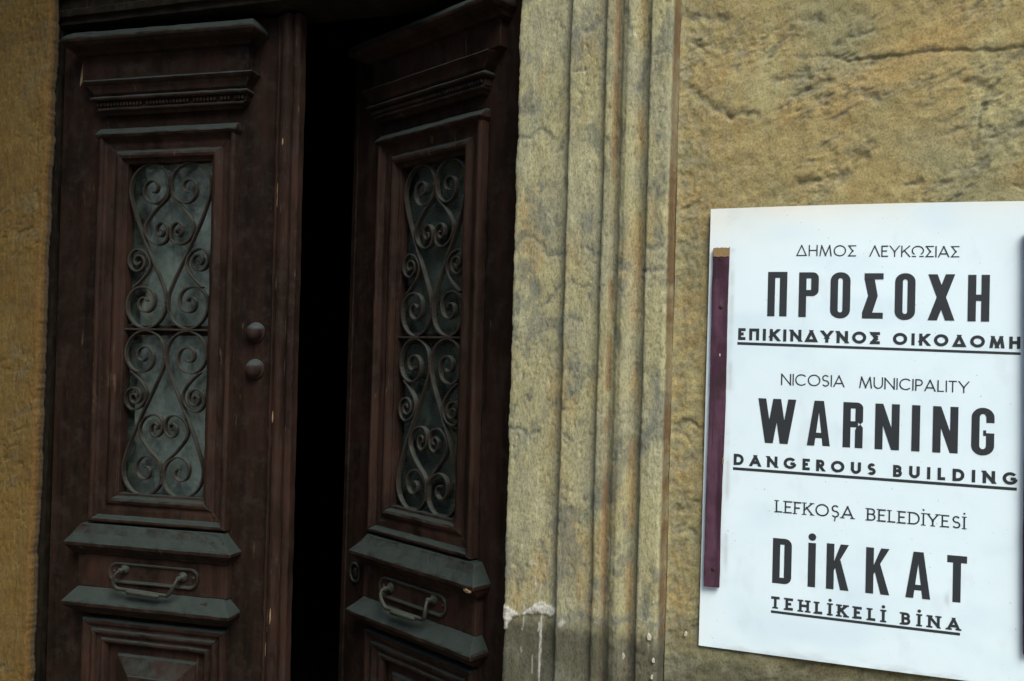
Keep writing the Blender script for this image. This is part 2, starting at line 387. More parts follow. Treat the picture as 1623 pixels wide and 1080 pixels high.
def surround_mesh(name, prof, side, zr, mat=M['surround']):
    pr = densify(prof, .0021); pr2 = pr
    zz = axis(zr)
    S, Z = np.meshgrid(np.arange(len(pr)), zz, indexing='ij')
    X0 = pr[S, 0]; Y0 = pr[S, 1]
    t = np.gradient(pr, axis=0); nrm = np.stack([t[:, 1], -t[:, 0]], -1); nrm /= np.linalg.norm(nrm, axis=1)[:, None]+1e-9
    if side < 0: nrm = nrm
    x = X0
    big = fbm(x*9+3, Z*7, 3, 101)
    ver = fbm(x*130, Z*26, 4, 102)
    pit = np.clip(fbm(x*120, Z*75, 3, 103)-.30, 0, 1)
    h = .0014*big+.0006*ver-.0042*pit*sstep(-.4, .3, fbm(x*7, Z*5, 3, 104))
    streak = sstep(.0, .6, fbm(x*55, Z*6, 5, 105)+.35*fbm(x*100, Z*40, 3, 106))
    blot = sstep(.12, .5, fbm(x*13, Z*10, 5, 107)+.25*fbm(x*80, Z*60, 3, 108))
    org = sstep(.05, .6, fbm(x*14+5, Z*4.5, 4, 109))
    c = np.empty(x.shape+(3,)); c[:] = np.array((.37, .325, .165))
    c = mix(c, np.array((.33, .30, .175)), sstep(-.3, .4, fbm(x*8, Z*6, 4, 110)))
    c = mix(c, np.array((.40, .26, .095)), .42*org)
    c = mix(c, np.array((.45, .41, .23)), .5*sstep(.1, .6, fbm(x*40, Z*5, 4, 111)))
    dirt = .26*streak+.70*blot
    # weathering gathers along the arrises of the fascias
    if side > 0:
        for xa, w, k in ((1.098, .010, .55), (1.160, .007, .4), (1.237, .006, .6), (1.18, .006, .15)):
            dirt = np.maximum(dirt, k*np.exp(-((x-xa)/w)**2)*sstep(-.5, .3, fbm(x*40, Z*9, 4, 113)))
    wet = sstep(-.2, .5, fbm(x*5, Z*3.5, 4, 115)) if side > 0 else 0*x
    for pts, w in (SC if side > 0 else []):
        d, s = dist_poly(x+.004*fbm(x*90, Z*90, 3, 120), Z+.004*fbm(x*90, Z*90, 3, 121), pts)
        k = np.exp(-(d/w)**2); h = h-.0016*k; dirt = np.maximum(dirt, .9*k)
        k2 = np.exp(-(d/(w*4))**2); dirt = np.maximum(dirt, .35*k2*sstep(-.3, .5, fbm(x*60, Z*60, 3, 122)))
    c = c*(1+.12*fbm(x*60, Z*50, 4, 123))[..., None]
    c = mix(c, np.array((.150, .152, .118)), np.clip(dirt*.85, 0, 1))
    if side > 0:
        # rusty brown weathering down the hollow and the outer return
        br = np.maximum(.75*np.exp(-((x-1.183)/.0055)**2), .0)
        ret = sstep(1.2738, 1.2765, x)
        c = mix(c, np.array((.24, .13, .055)), br*sstep(-.6, .2, fbm(x*20, Z*12, 3, 130)))
        c = mix(c, np.array((.15, .088, .036)), ret*(.6+.35*sstep(-.4,.4,fbm(x*30, Z*16, 4, 133))))
        c = mix(c, np.array((.40, .235, .08)), .55*np.exp(-((x-1.227)/.007)**2)*sstep(-.4, .3, fbm(x*9, Z*8, 3, 131)))
        # dark damp plinth zone with its ragged upper edge
        ed = Z+.010*fbm(x*30, Z*20, 4, 140)
        low = .85*sstep(-.412, -.462, ed+.008*fbm(x*90, Z*70, 4, 145))
        lc = mix(np.broadcast_to(np.array((.088, .084, .056)), c.shape).copy(), np.array((.165, .158, .115)), sstep(-.05, .6, fbm(x*16, Z*12, 5, 141)))
        lc = mix(lc, np.array((.26, .25, .17)), .7*sstep(.2, .6, fbm(x*26, Z*9+4, 4, 142))*sstep(-.50, -.56, Z))
        lc = lc*np.where(x < 1.105, .56, .74)[..., None]
        c = c*(1-low[..., None])+lc*low[..., None]
        h = h-.0018*low
        d, s = dist_poly(x, Z, BAND); k = np.exp(-(d/.009)**2)*sstep(-.5, .3, fbm(x*50, Z*50, 4, 143))
        c = mix(c, np.array((.16, .165, .13)), .8*k)
        # torn lime plaster lip and the drips that ran from it
        jx = .0022*fbm(x*150, Z*150, 3, 150); jz = .0022*fbm(x*150+7, Z*150, 3, 151)
        m = in_poly(x+jx, Z+jz, PATCH).astype(float)
        c = mix(c, np.array((.56, .52, .44)), m*(.65+.35*sstep(-.5, .4, fbm(x*120, Z*160, 3, 152)))); h = h+m*(.003+.001*fbm(x*120, Z*120, 3, 153))
        for pts, w, k in (([(1.0754, -.42), (1.0745, -.46), (1.0738, -.4843), (1.0733, -.5033), (1.0723, -.56)], .0013, .95), ([(1.0449, -.4147), (1.0435, -.44), (1.0419, -.4586)], .0009, .7),
                          ([(1.0615, -.3666), (1.0643, -.3907)], .0011, .8), ([(1.0715, -.38), (1.0722, -.40)], .0009, .6), ([(1.071, -.445), (1.0705, -.458)], .0014, .8),
                          ([(1.055, -.347), (1.06, -.3495)], .003, .55), ([(1.1109, -.4392), (1.114, -.434)], .004, .7), ([(1.1916, -.2814), (1.1918, -.3369)], .0008, .9),
                          ([(1.2125, -.466), (1.2212, -.468)], .0012, .0), ([(1.2125, .522), (1.214, .519)], .0012, .9), ([(1.040, -.49), (1.0402, -.497)], .001, .6), ([(1.06, -.50), (1.0602, -.53)], .0007, .5)):
            d, s = dist_poly(x+.0008*fbm(Z*90, x*90, 2, 160), Z, pts); q = np.clip(1.4*np.exp(-(d/w)**2), 0, 1)*k
            c = mix(c, np.array((.55, .50, .42)), q); h = h+.0006*q
    c = c*np.array((.92, .94, .95))
    # ragged inner arris
    if side > 0: X0 = X0+.0011*fbm(Z*9, x*9, 3, 190)*sstep(1.02, 1.09, x)+.0007*fbm(Z*60, x*22, 3, 191)*sstep(1.09, 1.1, x)*(1-.8*sstep(1.2795, 1.2815, x))
    edge = np.exp(-((x-1.0075)/.006)**2) if side > 0 else np.exp(-((x+.0315)/.006)**2)
    ex = .0028*fbm(Z*14, Z*0+2, 4, 170)+.0012*fbm(Z*70, Z*0+8, 3, 171)
    if side > 0:
        P = np.stack([X0+nrm[S, 0]*h*0+edge*ex, Y0-h, Z], -1)
    else:
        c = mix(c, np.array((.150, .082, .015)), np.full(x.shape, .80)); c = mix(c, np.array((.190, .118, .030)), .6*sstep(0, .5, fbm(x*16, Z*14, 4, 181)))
        hh, rr, u, v, pits = wall_height(x*.75+4, Z*.75)
        P = np.stack([X0+edge*ex*1.6, Y0-h*1.3-.9*hh, Z], -1)
        c = mix(c, GREY, np.clip(.4*rr*sstep(.1, .5, fbm(u*16, v*36, 4, 182)), 0, 1)); c = c*np.array((.70, .66, .52))  # browner plaster, its colour also lowered in place of weaker light on this side
        rim = np.exp(-((x+.033)/.007)**2)
        c = mix(c, np.array((.12, .062, .016)), .7*rim)
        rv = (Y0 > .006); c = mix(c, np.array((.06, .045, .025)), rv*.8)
    return keep(sweep_grid(name, P, c, mat, house))
ZR = [(-1.60, -.75, .03), (-.75, .82, .0026), (.82, .86, .02), (.86, .95, .09)]
surround_mesh('door_surround', prof, 1, ZR)
profL = [(-2.5, .012), (-.42, .0), (-.30, -.004), (-.20, -.0045), (-.036, -.0045), (-.0325, -.002), (-.0312, .004), (-.0312, .016), (-.033, .02), (-.075, .021)]
def thin(prof):   # coarse steps where nothing is seen
    return prof
_pl = [(-.24, -.0045)]+profL[4:]
surround_mesh('door_surround', _pl, -1, ZR)
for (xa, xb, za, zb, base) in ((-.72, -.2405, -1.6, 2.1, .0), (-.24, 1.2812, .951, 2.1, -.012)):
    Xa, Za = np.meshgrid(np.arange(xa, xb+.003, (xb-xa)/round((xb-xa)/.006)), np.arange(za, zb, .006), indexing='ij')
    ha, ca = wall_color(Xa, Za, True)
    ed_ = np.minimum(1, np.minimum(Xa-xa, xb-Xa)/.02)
    keep(sweep_grid('wall', np.stack([Xa, base-.012-ha*ed_, Za], -1), ca*np.array((.62, .60, .48)), M['stucco'], house))  # colour lowered to match the darkened left surround
keep(box('wall', -4.0, -.2405, -.004, .35, -1.60, 4.2, M['far'], house))
keep(box('wall', -.24, 1.28, -.012, .35, .951, 4.2, M['far'], house))
keep(box('lintel', -.24, 1.2775, -.030, .35, .80, .9505, M['far'], house, .004))
keep(box('wall', 1.075, 5.0, .016, .35, -1.60, .799, M['far'], house))
keep(box('wall', 1.282, 5.0, .016, .35, .80, 4.2, M['far'], house))
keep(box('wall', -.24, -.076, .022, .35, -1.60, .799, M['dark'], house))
# flakes of old pale plaster clinging to the surround
for (x, z, s) in ((1.2185, -.472, .0075), (1.262, -.431, .0055), (1.270, -.467, .003), (1.268, -.493, .003), (1.3135, -.433, .004), (1.268, -.377, .002)):
    bm = bmesh.new(); pts = []
    for k in range(7):
        a = k/7*2*math.pi; r = s*random.uniform(.55, 1.1); pts.append((x+r*.75*math.cos(a), z+r*math.sin(a)*1.15))
    y0 = -.0305 if x < 1.23 else (-.0475 if x < 1.275 else -.006)
    top = [bm.verts.new((a, y0-.0022, b)) for a, b in pts]; bot = [bm.verts.new((x+(a-x)*1.15, y0+.003, z+(b-z)*1.15)) for a, b in pts]
    bm.faces.new(top)
    for i in range(7): bm.faces.new((top[i], top[(i+1) % 7], bot[(i+1) % 7], bot[i]))
    keep(bm_obj('plaster_flake', bm, M['lime'], house))
# room behind the door: floor, walls, ceiling
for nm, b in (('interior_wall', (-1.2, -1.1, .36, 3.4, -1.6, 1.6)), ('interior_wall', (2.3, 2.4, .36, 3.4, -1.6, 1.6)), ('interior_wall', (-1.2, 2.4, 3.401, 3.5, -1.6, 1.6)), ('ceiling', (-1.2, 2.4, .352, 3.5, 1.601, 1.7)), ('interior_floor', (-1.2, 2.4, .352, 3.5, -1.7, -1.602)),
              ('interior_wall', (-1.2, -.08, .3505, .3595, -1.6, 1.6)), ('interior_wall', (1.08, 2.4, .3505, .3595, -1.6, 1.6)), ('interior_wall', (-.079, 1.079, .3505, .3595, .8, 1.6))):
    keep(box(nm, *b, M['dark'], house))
keep(box('doorstep', -.075, 1.06, -.20, .36, -1.5985, -1.50, M['floor'], house, .008))

# unseen balcony added to shade the doorway: slab, brackets and parapet
keep(box('shade_slab', -1.7, .95, -1.3, -.0125, 2.10, 2.22, M['far'], house, .01))
keep(box('shade_parapet', -1.7, .95, -1.3, -1.2, 2.2205, 3.1, M['far'], house, .01))
keep(box('shade_pier', -1.35, -.72, -1.25, -.0125, -1.598, 2.0995, M['far'], house, .01))  # unseen pier added to cut the skylight on the left wall
for x in (-.35, .72): keep(box('shade_bracket', x, x+.12, -.85, -.0125, 1.85, 2.0995, M['far'], house, .02))
# the house across the narrow street, seen only mirrored in the door glass
opp = empty('house_across_street', (0, -9, -1.7), 'plain plastered house across the street', 'building')
def ok_(o): o.matrix_parent_inverse = Matrix.Translation((0, 9, 1.7)); return o
ok_(box('wall', -16, 16, -14, -9, -1.698, 4.6, M['pale'], opp)); ok_(box('roof', -16.3, 16.3, -14.3, -8.6, 4.602, 4.75, M['floor'], opp))
for x in np.arange(-14, 15, 3.5):
    for z in (-.6, 2.1): ok_(box('shutter', float(x), float(x)+1.1, -8.998, -8.93, z, z+1.7, M['shutter'], opp, .01))
# ------------------------------------------------------------------ door frame
fr = empty('door_frame', (.49, .06, -1.5), 'dark weathered timber frame round the double door', 'door frame')
def fk(o): o.matrix_parent_inverse = Matrix.Translation((-.49, -.06, 1.5)); return o
def wood_box(name, x0, x1, y0, y1, z0, z1, mat, parent, amp=.0006, seed=1, bevel=.0018, step=.03):
    bm = bmesh.new()
    nx = max(1, int((x1-x0)/step)); nz = max(1, int((z1-z0)/step))
    # one long-axis subdivided box
    if (z1-z0) >= (x1-x0):
        rings = [[(x0, y0, z), (x1, y0, z), (x1, y1, z), (x0, y1, z)] for z in np.linspace(z0, z1, nz+1)]
    else:
        rings = [[(x, y0, z0), (x, y1, z0), (x, y1, z1), (x, y0, z1)] for x in np.linspace(x0, x1, nx+1)]
    vs = loft_rings(bm, rings); bm.faces.new(vs[0]); bm.faces.new(vs[-1][::-1])
    wobble(bm, amp, seed)
    return bm_obj(name, bm, mat, parent, bevel)
fk(wood_box('jamb', -.0745, -.047, .023, .16, -1.5, .799, M['frame'], fr, .0012, 3))
fk(wood_box('jamb_bead', -.0468, -.0395, .024, .040, -1.5, .664, M['frame'], fr, .0008, 4, .001))
fk(wood_box('jamb', 1.035, 1.062, .023, .16, -1.5, .799, M['frame'], fr, .001, 5))
fk(wood_box('head_rail', -.0466, 1.0346, .034, .16, .676, .799, M['frame'], fr, .0012, 6))
fk(wood_box('head_bead', -.0464, 1.0344, .024, .0336, .690, .706, M['frame'], fr, .001, 7))
fk(wood_box('head_bead', -.0464, 1.0344, .018, .0336, .737, .765, M['frame'], fr, .001, 8))

# ------------------------------------------------------------------ door leaves
UC, ZB = .228, .032
HW = .098
def build_leaf(m, root, left):
    """m = +1 left leaf (hinge at -x), -1 right leaf. local: x = m*u, y = -d, z"""
    D, DP = M['door'], M['door_pale']
    P3 = lambda u, d, z: (m*u, -d, z)
    def fin(name, bm, mat, par=root, bev=.0013, amp=.0006, seed=0, smooth=False):
        if amp: wobble(bm, amp, seed+(0 if left else 50))
        return bm_obj(name, bm, mat, par, bev, smooth)
    def board(name, u0, u1, z0, z1, d0, d1, mat=D, par=root, seed=0, amp=.0005, bev=.0012, step=.03):
        bm = bmesh.new()
        if z1-z0 > u1-u0:
            k = max(1, int((z1-z0)/step)); rings = [[P3(u0, d0, z), P3(u1, d0, z), P3(u1, d1, z), P3(u0, d1, z)] for z in np.linspace(z0, z1, k+1)]
        else:
            k = max(1, int((u1-u0)/step)); rings = [[P3(u, d0, z0), P3(u, d1, z0), P3(u, d1, z1), P3(u, d0, z1)] for u in np.linspace(u0, u1, k+1)]
        vs = loft_rings(bm, rings); bm.faces.new(vs[0]); bm.faces.new(vs[-1][::-1])
        return fin(name, bm, mat, par, bev, amp, seed)
    BT, BB = .662, -1.475
    T = -.045
    UE = .4735 if left else .5
    u_h = -.036 if left else -.03
    board('stile', u_h, .0698, BB, BT, T, 0, seed=1)
    board('stile', .3902, UE-.0004 if left else UE, BB, BT, T, 0, seed=2)
    board('rail', .0702, .3898, .4385, BT, T, -.0008, seed=3)
    board('rail', .0702, .3898, -.569, -.370, T, -.0008, seed=4)
    board('rail', .0702, .3898, BB, -1.30, T, -.0008, seed=5)
    # meeting edge
    if left:
        pr = [(.4739, T), (.4739, .006), (.478, .0085), (.4805, .005), (.483, .0055), (.4855, .013), (.491, .0175), (.497, .019), (.503, .0175), (.5065, .012), (.508, .0075), (.5105, .0075), (.512, .0125), (.5165, .0145), (.5235, .0135), (.5268, .010), (.5268, -.012), (.5005, -.013), (.5005, T)]
        bm = bmesh.new(); rings = [[P3(u, d, z) for u, d in pr] for z in np.linspace(BB, BT, 90)]
        vs = loft_rings(bm, rings); bm.faces.new(vs[0]); bm.faces.new(vs[-1][::-1])
        fin('astragal', bm, DP, bev=.0008, amp=.0011, seed=6)
    else:
        board('edge_bead', .486, .5002, BB, BT, .0002, .004, seed=7)
    # mitred moulding lengths around a rectangle
    def mouldings(outer, prof, seed, mat=DP, name='moulding'):
        u0, u1, z0, z1 = outer
        for side in range(4):
            bm = bmesh.new(); rings = []
            K = 26 if side in (0, 2) else 12
            for k in range(K+1):
                t = k/K; ring = []
                for (w, d) in prof:
                    a, b, cc, dd = u0+w, u1-w, z0+w, z1-w
                    e = .0003
                    if side == 0: p = P3(a, d, cc+e+(dd-cc-2*e)*t)
                    elif side == 2: p = P3(b, d, cc+e+(dd-cc-2*e)*t)
                    elif side == 1: p = P3(a+e+(b-a-2*e)*t, d, dd)
                    else: p = P3(a+e+(b-a-2*e)*t, d, cc)
                    ring.append(p)
                rings.append(ring)
            vs = loft_rings(bm, rings); bm.faces.new(vs[0]); bm.faces.new(vs[-1][::-1])
            fin(name, bm, mat, bev=.0007, amp=.0010, seed=seed+side)
    fp = [(0, -.001), (0, .017), (.0035, .0205), (.008, .0205), (.0105, .017), (.0115, .012), (.0150, .0085), (.026, .0085), (.0335, .007), (.036, .0085), (.040, .0125), (.0455, .0145), (.051, .0125), (.0535, .007), (.0545, .0035), (.0605, .0025), (.0605, -.020), (.045, -.021)]
    mouldings((.0705, .3905, -.369, .4382), fp, 10)
    # weathered little drip board on top of the window moulding
    def shelf(name, levels, seed, mat=D, par=root, amp=.0007, n=18, bev=.0010, closed=True):
        """levels: (z, u0, u1, d) from top to bottom; plan is a three-sided box (left, front, right) against the leaf"""
        bm = bmesh.new(); rings = []
        for z, u0, u1, d in levels:
            r = [P3(u0, -.002, z), P3(u0, d, z)]+[P3(u0+(u1-u0)*k/n, d, z) for k in range(1, n)]+[P3(u1, d, z), P3(u1, -.002, z)]
            rings.append(r)
        vs = loft_rings(bm, rings)
        bm.faces.new(vs[0]); bm.faces.new(vs[-1][::-1])
        return fin(name, bm, mat, par, bev, amp, seed)
    shelf('drip_board', [(.4520, .070, .391, .006), (.4490, .0685, .3925, .0125), (.4385, .066, .395, .0235), (.4355, .0655, .3955, .0250), (.431, .068, .393, .0225), (.4288, .0695, .3915, .0195)], 20, amp=.0012)
    # cornice
    cor = shelf('cornice', [(.650, .024, .432, .030), (.6465, .019, .437, .042), (.6400, .012, .443, .0515), (.6320, .0065, .4475, .0585), (.6275, .0045, .4495, .0608), (.6225, .004, .450, .0605), (.616, .008, .444, .054), (.6115, .012, .436, .040), (.608, .013, .428, .031), (.6045, .0145, .423, .0285), (.6035, .018, .421, .022)], 24, amp=.0009)
    shelf('frieze', [(.603, .026, .416, .019), (.5535, .026, .416, .019)], 25, par=cor, amp=.0004)
    shelf('cornice_moulding', [(.5530, .033, .420, .021), (.5500, .036, .428, .0265), (.5470, .039, .433, .0345), (.5445, .040, .4335, .0365), (.5405, .043, .430, .0335), (.536, .047, .425, .029), (.529, .053, .420, .026), (.5215, .060, .415, .0245), (.5165, .064, .413, .0205)], 26, par=cor)
    shelf('cornice_moulding', [(.5162, .060, .417, .0215), (.5145, .058, .419, .025), (.5105, .056, .421, .031), (.5075, .0575, .4195, .031), (.5055, .060, .417, .028)], 27, par=cor, amp=.0011)
    shelf('cornice_moulding', [(.5050, .063, .414, .019), (.492, .065, .412, .018), (.490, .067, .409, .0215), (.4865, .068, .408, .0215), (.484, .071, .404, .015), (.4785, .074, .400, .012)], 28, par=cor)
    # row of small turned beads under it: too small to tell apart singly
    bm = bmesh.new(); nb = 44
    for k in range(nb):
        if random.random() < .07: continue
        u = .066+(.411-.066)*(k+.5)/nb
        mt = Matrix.Translation(P3(u, .0205, .4985)) @ Matrix.Diagonal((.0034, .0055, .0058, 1))
        bmesh.ops.create_icosphere(bm, subdivisions=1, radius=1, matrix=mt)
    o = fin('bead_row', bm, D, cor, 0, .0004, 29); o['kind'] = 'stuff'
    # the two ledges with the drawer-like block between them
    shelf('ledge', [(-.3735, .058, .386, .0195), (-.379, .053, .390, .0225), (-.391, .045, .400, .030), (-.4045, .036, .414, .040), (-.4085, .033, .419, .0425), (-.4145, .033, .419, .0425), (-.4175, .036, .414, .038), (-.4235, .038, .408, .033), (-.4265, .039, .404, .028), (-.4325, .043, .401, .0245), (-.4345, .046, .399, .019)], 30, amp=.0011)
    blk = shelf('block', [(-.4350, .051, .398, .0175), (-.5025, .051, .398, .0175)], 31, DP, amp=.0005)
    shelf('ledge', [(-.5030, .052, .394, .0190), (-.506, .050, .396, .022), (-.516, .043, .406, .032), (-.5265, .0355, .418, .042), (-.530, .034, .4205, .0445), (-.536, .034, .4205, .0445), (-.5395, .037, .416, .040), (-.545, .041, .410, .033), (-.548, .043, .407, .029), (-.555, .049, .400, .0225), (-.558, .055, .394, .012)], 32, amp=.0011)
    # lower panel
    fp2 = [(0, -.001), (0, .012), (.003, .0165), (.007, .017), (.010, .0165), (.0165, .010), (.0205, .0105), (.0235, .0135), (.027, .0145), (.031, .0125), (.0335, .0065), (.040, .0055), (.0435, .008), (.047, .0085), (.050, .006), (.0525, -.001), (.0525, -.02), (.02, -.021)]
    mouldings((.0605, .3945, -1.299, -.5685), fp2, 40)
    bm = bmesh.new()
    def rr(i, d): return [P3(u, d, z) for u, z in ((.1125+i, -1.2475+i), (.3425-i, -1.2475+i), (.3425-i, -.6205-i), (.1125+i, -.6205-i))]
    vs = loft_rings(bm, [rr(0, -.02), rr(0, -.010), rr(.022, -.008), rr(.024, -.002), rr(.058, .012), rr(.060, .0135)])
    bm.faces.new(vs[-1]); bmesh.ops.subdivide_edges(bm, edges=[e for e in bm.edges if e.calc_length() > .15], cuts=8, use_grid_fill=True)
    fin('raised_panel', bm, DP, bev=.001, amp=.0006, seed=50)
    # glass, cloth behind it
    board('glass_pane', .118, .344, -.322, .392, -.0285, -.0255, M['glass'], seed=60, amp=0, bev=0, step=9)
    nu, nz = 60, 150
    U, Z = np.meshgrid(np.linspace(.140, .345, nu), np.linspace(-.322, .388, nz), indexing='ij')
    sd = 200 if left else 230
    ux = U+.03*fbm(U*6, Z*4, 2, sd)
    fold = .006*np.sin(ux*95+2.5*fbm(U*3, Z*4, 2, sd+1))+.012*fbm(U*11, Z*6, 3, sd+2)+.006*np.abs(fbm(U*17+Z*9, Z*12-U*12, 3, sd+3))
    dd = -.049+np.clip(fold*1.35, -.018, .019)
    sweep_grid('curtain', np.stack([m*U, -dd, Z], -1), None, M['curtain'], root)
    if True:   # shaded sash bar seen through the glass behind the crossbar
        board('glazing_bar', .118, .344, .020, .0415, -.0245, -.0125, M['iron'] if False else D, seed=62, bev=.002)
    # wrought-iron scrollwork
    gr = bpy.data.objects.new('grille', None); COL.objects.link(gr); gr.parent = root
    def strip(path, name='scroll', w=.0110, t=.0034, d0=-.0135):
        p = np.array(path); n = len(p)
        tg = np.gradient(p, axis=0); tg /= np.linalg.norm(tg, axis=1)[:, None]+1e-12
        nn = np.stack([-tg[:, 1], tg[:, 0]], 1)
        bm = bmesh.new(); rings = []
        for k in range(n):
            a = p[k]+nn[k]*t/2; b = p[k]-nn[k]*t/2
            rings.append([P3(UC+a[0], d0, ZB+a[1]), P3(UC+a[0], d0+w, ZB+a[1]), P3(UC+b[0], d0+w, ZB+b[1]), P3(UC+b[0], d0, ZB+b[1])])
        vs = loft_rings(bm, rings); bm.faces.new(vs[0]); bm.faces.new(vs[-1][::-1])
        return bm_obj(name, bm, M['iron'], gr, .0005)
    def spiral(cx, cy, tab, a0, a1, sx=1.0, n=60):
        th = np.linspace(a0, a1, n); r = np.interp(th, *zip(*sorted(tab)))
        return [(cx+sx*rr*math.cos(R(a)), cy+rr*math.sin(R(a))) for a, rr in zip(th, r)]
    def smooth(pts, n=12):
        pts = np.array(pts, float); out = []
        q = np.vstack([2*pts[0]-pts[1], pts, 2*pts[-1]-pts[-2]])
        for i in range(1, len(q)-2):
            for k in range(n):
                s = k/n; out.append(tuple(.5*((2*q[i])+(-q[i-1]+q[i+1])*s+(2*q[i-1]-5*q[i]+4*q[i+1]-q[i+2])*s*s+(-q[i-1]+3*q[i]-3*q[i+1]+q[i+2])*s**3)))
        out.append(tuple(pts[-1])); return out
    # long S: top scroll -> diagonal -> scroll at the bar
    tabT = [(-90, .0065), (0, .012), (90, .018), (180, .0215), (270, .030), (315, .034), (360, .0405), (405, .048), (450, .0525), (500, .055), (545, .0565)]
    top = spiral(-.0435, .2915, tabT, -90, 545)
    tabB = [(5, .0545), (-45, .0555), (-90, .0535), (-140, .0475), (-180, .0435), (-225, .038), (-270, .0325), (-315, .0295), (-360, .0255), (-450, .0195), (-540, .014), (-630, .010), (-720, .006)]
    tabB = [(-a, r) for a, r in tabB]
    def sp_cw(cx, cy, tab, a0, a1, n=60):
        th = np.linspace(a0, a1, n); r = np.interp(-th, *zip(*sorted(tab)))
        return [(cx+rr*math.cos(R(a)), cy+rr*math.sin(R(a))) for a, rr in zip(th, r)]
    bot = sp_cw(-.0565, .0545, tabB, 5, -700)
    mid = smooth([top[-4], top[-1], (-.0845, .238), (-.0625, .190), (-.0330, .133), (-.0095, .086), bot[0], bot[3]], 10)[10:-10]
    S1 = top[:-1]+mid+bot[1:]
    # small inner scroll
    ml = sp_cw(-.0195, .2035, [(-b, r) for b, r in [(0, .0165), (90, .0155), (180, .0115), (270, .008), (360, .005)]], 0, 0, 2)
    A0 = smooth([(-.0025, .318), (-.0030, .292), (-.0085, .272), (-.0330, .2500), (-.0555, .2240), (-.0605, .204), (-.0500, .1850), (-.0300, .1755), (-.0110, .1800), (-.0035, .1950), (-.0070, .2120), (-.0190, .2210), (-.0305, .2140), (-.0320, .2010), (-.0240, .1925), (-.0160, .1965), (-.0165, .2040), (-.0215, .2055)], 8)
    # side scroll
    B0 = smooth([(-.0740, .1440), (-.0700, .1380), (-.0780, .1330), (-.0850, .1400), (-.0810, .1510), (-.0710, .1540)], 1)
    B0 = smooth([(-.0765, .1400), (-.0735, .1455), (-.0790, .1470), (-.0820, .1400), (-.0760, .1300), (-.0650, .1315), (-.0610, .1430), (-.0640, .1560)], 1)
    tabS = [(0, .005), (90, .0065), (180, .0095), (270, .0130), (360, .0165), (450, .0205), (540, .0250)]
    # side: centre, opens ... left, over the top, right, then diagonal down-left
    def side_path():
        th = np.linspace(620, 0, 60)
        pts = []
        for a in th[::-1]:
            r = np.interp(a, [0, 90, 180, 270, 360, 450, 540, 620], [.0045, .0065, .009, .0125, .0160, .0195, .0235, .0265])
            pts.append((-.0745+r*math.cos(R(-a+0)), .1405+r*math.sin(R(-a+0))))
        return pts
    sp = side_path()       # clockwise, growing; ends near angle -620 = 100 deg (top)
    side = sp+smooth([sp[-3], sp[-1], (-.0600, .1610), (-.0475, .1480), (-.0440, .1330), (-.0520, .1160), (-.0700, .0975), (-.0855, .0860)], 8)[9:]
    for sy in (1, -1):
        for sx in (1, -1):
            for pth in (S1, A0, side):
                j = random.uniform(-.0008, .0008)
                strip([(sx*a*.955+j, sy*(b+.0012)) for a, b in pth])
    board('crossbar', .122, .338, ZB-.0018, ZB+.0018, -.0135, -.002, M['iron'], gr, seed=70, bev=.0004, amp=.0002)
    for (a, b) in ((0, .300), (0, .058), (0, -.300), (0, -.058), (-.049, .17), (.049, .17), (-.049, -.17), (.049, -.17)):
        bm = bmesh.new(); mt = Matrix.Translation(P3(UC+a, -.0035, ZB+b)) @ Matrix.Diagonal((.0026, .0022, .0026, 1))
        bmesh.ops.create_icosphere(bm, subdivisions=2, radius=1, matrix=mt); bm_obj('rivet', bm, M['iron'], gr, 0, True)
    # letter-plate handle on the block
    pl = bmesh.new(); cu, cz, hw, hh, rd = .2325, -.468, .104, .0205, .018
    ring = []
    for q, (sx, sy) in enumerate(((1, 1), (-1, 1), (-1, -1), (1, -1))):
        for k in range(7):
            a = R(q*90+k*15); ring.append((cu+sx*(hw-rd)+rd*math.cos(a), cz+sy*(hh-rd)+rd*math.sin(a)))
    def ins(f, g): return [(cu+(a-cu)*(1-f/hw), cz+(b-cz)*(1-g/hh)) for a, b in ring]
    lv = [(ring, .0172), (ring, .0212), (ins(.0012, .0012), .0225), (ins(.0045, .0045), .0225), (ins(.0058, .0058), .0200), (ins(.012, .012), .0192)]
    vs = loft_rings(pl, [[P3(a, d, b) for a, b in r] for r, d in lv]); pl.faces.new(vs[-1])
    rim = bmesh.new(); lr = [(ring, .0225), (ins(.0006, .0006), .0236), (ins(.0030, .0030), .0236), (ins(.0042, .0042), .0226)]
    loft_rings(rim, [[P3(a, d, b) for a, b in q] for q, d in lr])
    plate = fin('handle_plate', pl, M['brass'] if False else DP, bev=.0004, amp=.0002, seed=80)
    wobble(rim, .0004, 85); bm_obj('plate_rim', rim, M['brass'], plate)
    def tube(path, rad, name, mat, par, sides=10, flatz=1.0):
        p = np.array(path, float); n = len(p); bm = bmesh.new(); rings = []
        tg = np.gradient(p, axis=0)
        for k in range(n):
            t = Vector(tg[k]).normalized(); up = Vector((0, 1, 0)) if abs(t.y) < .9 else Vector((0, 0, 1))
            a = t.cross(up).normalized(); b = t.cross(a).normalized(); r = rad[k] if hasattr(rad, '__len__') else rad
            rings.append([tuple(Vector(p[k])+a*r*math.cos(2*math.pi*i/sides)+b*r*flatz*math.sin(2*math.pi*i/sides)) for i in range(sides)])
        vs = loft_rings(bm, rings); bm.faces.new(vs[0]); bm.faces.new(vs[-1][::-1]); return bm_obj(name, bm, mat, par, 0, True)
    B = M['brass']
    uL, uR = .1660, .3000
    tilt = -.003 if left else -.002
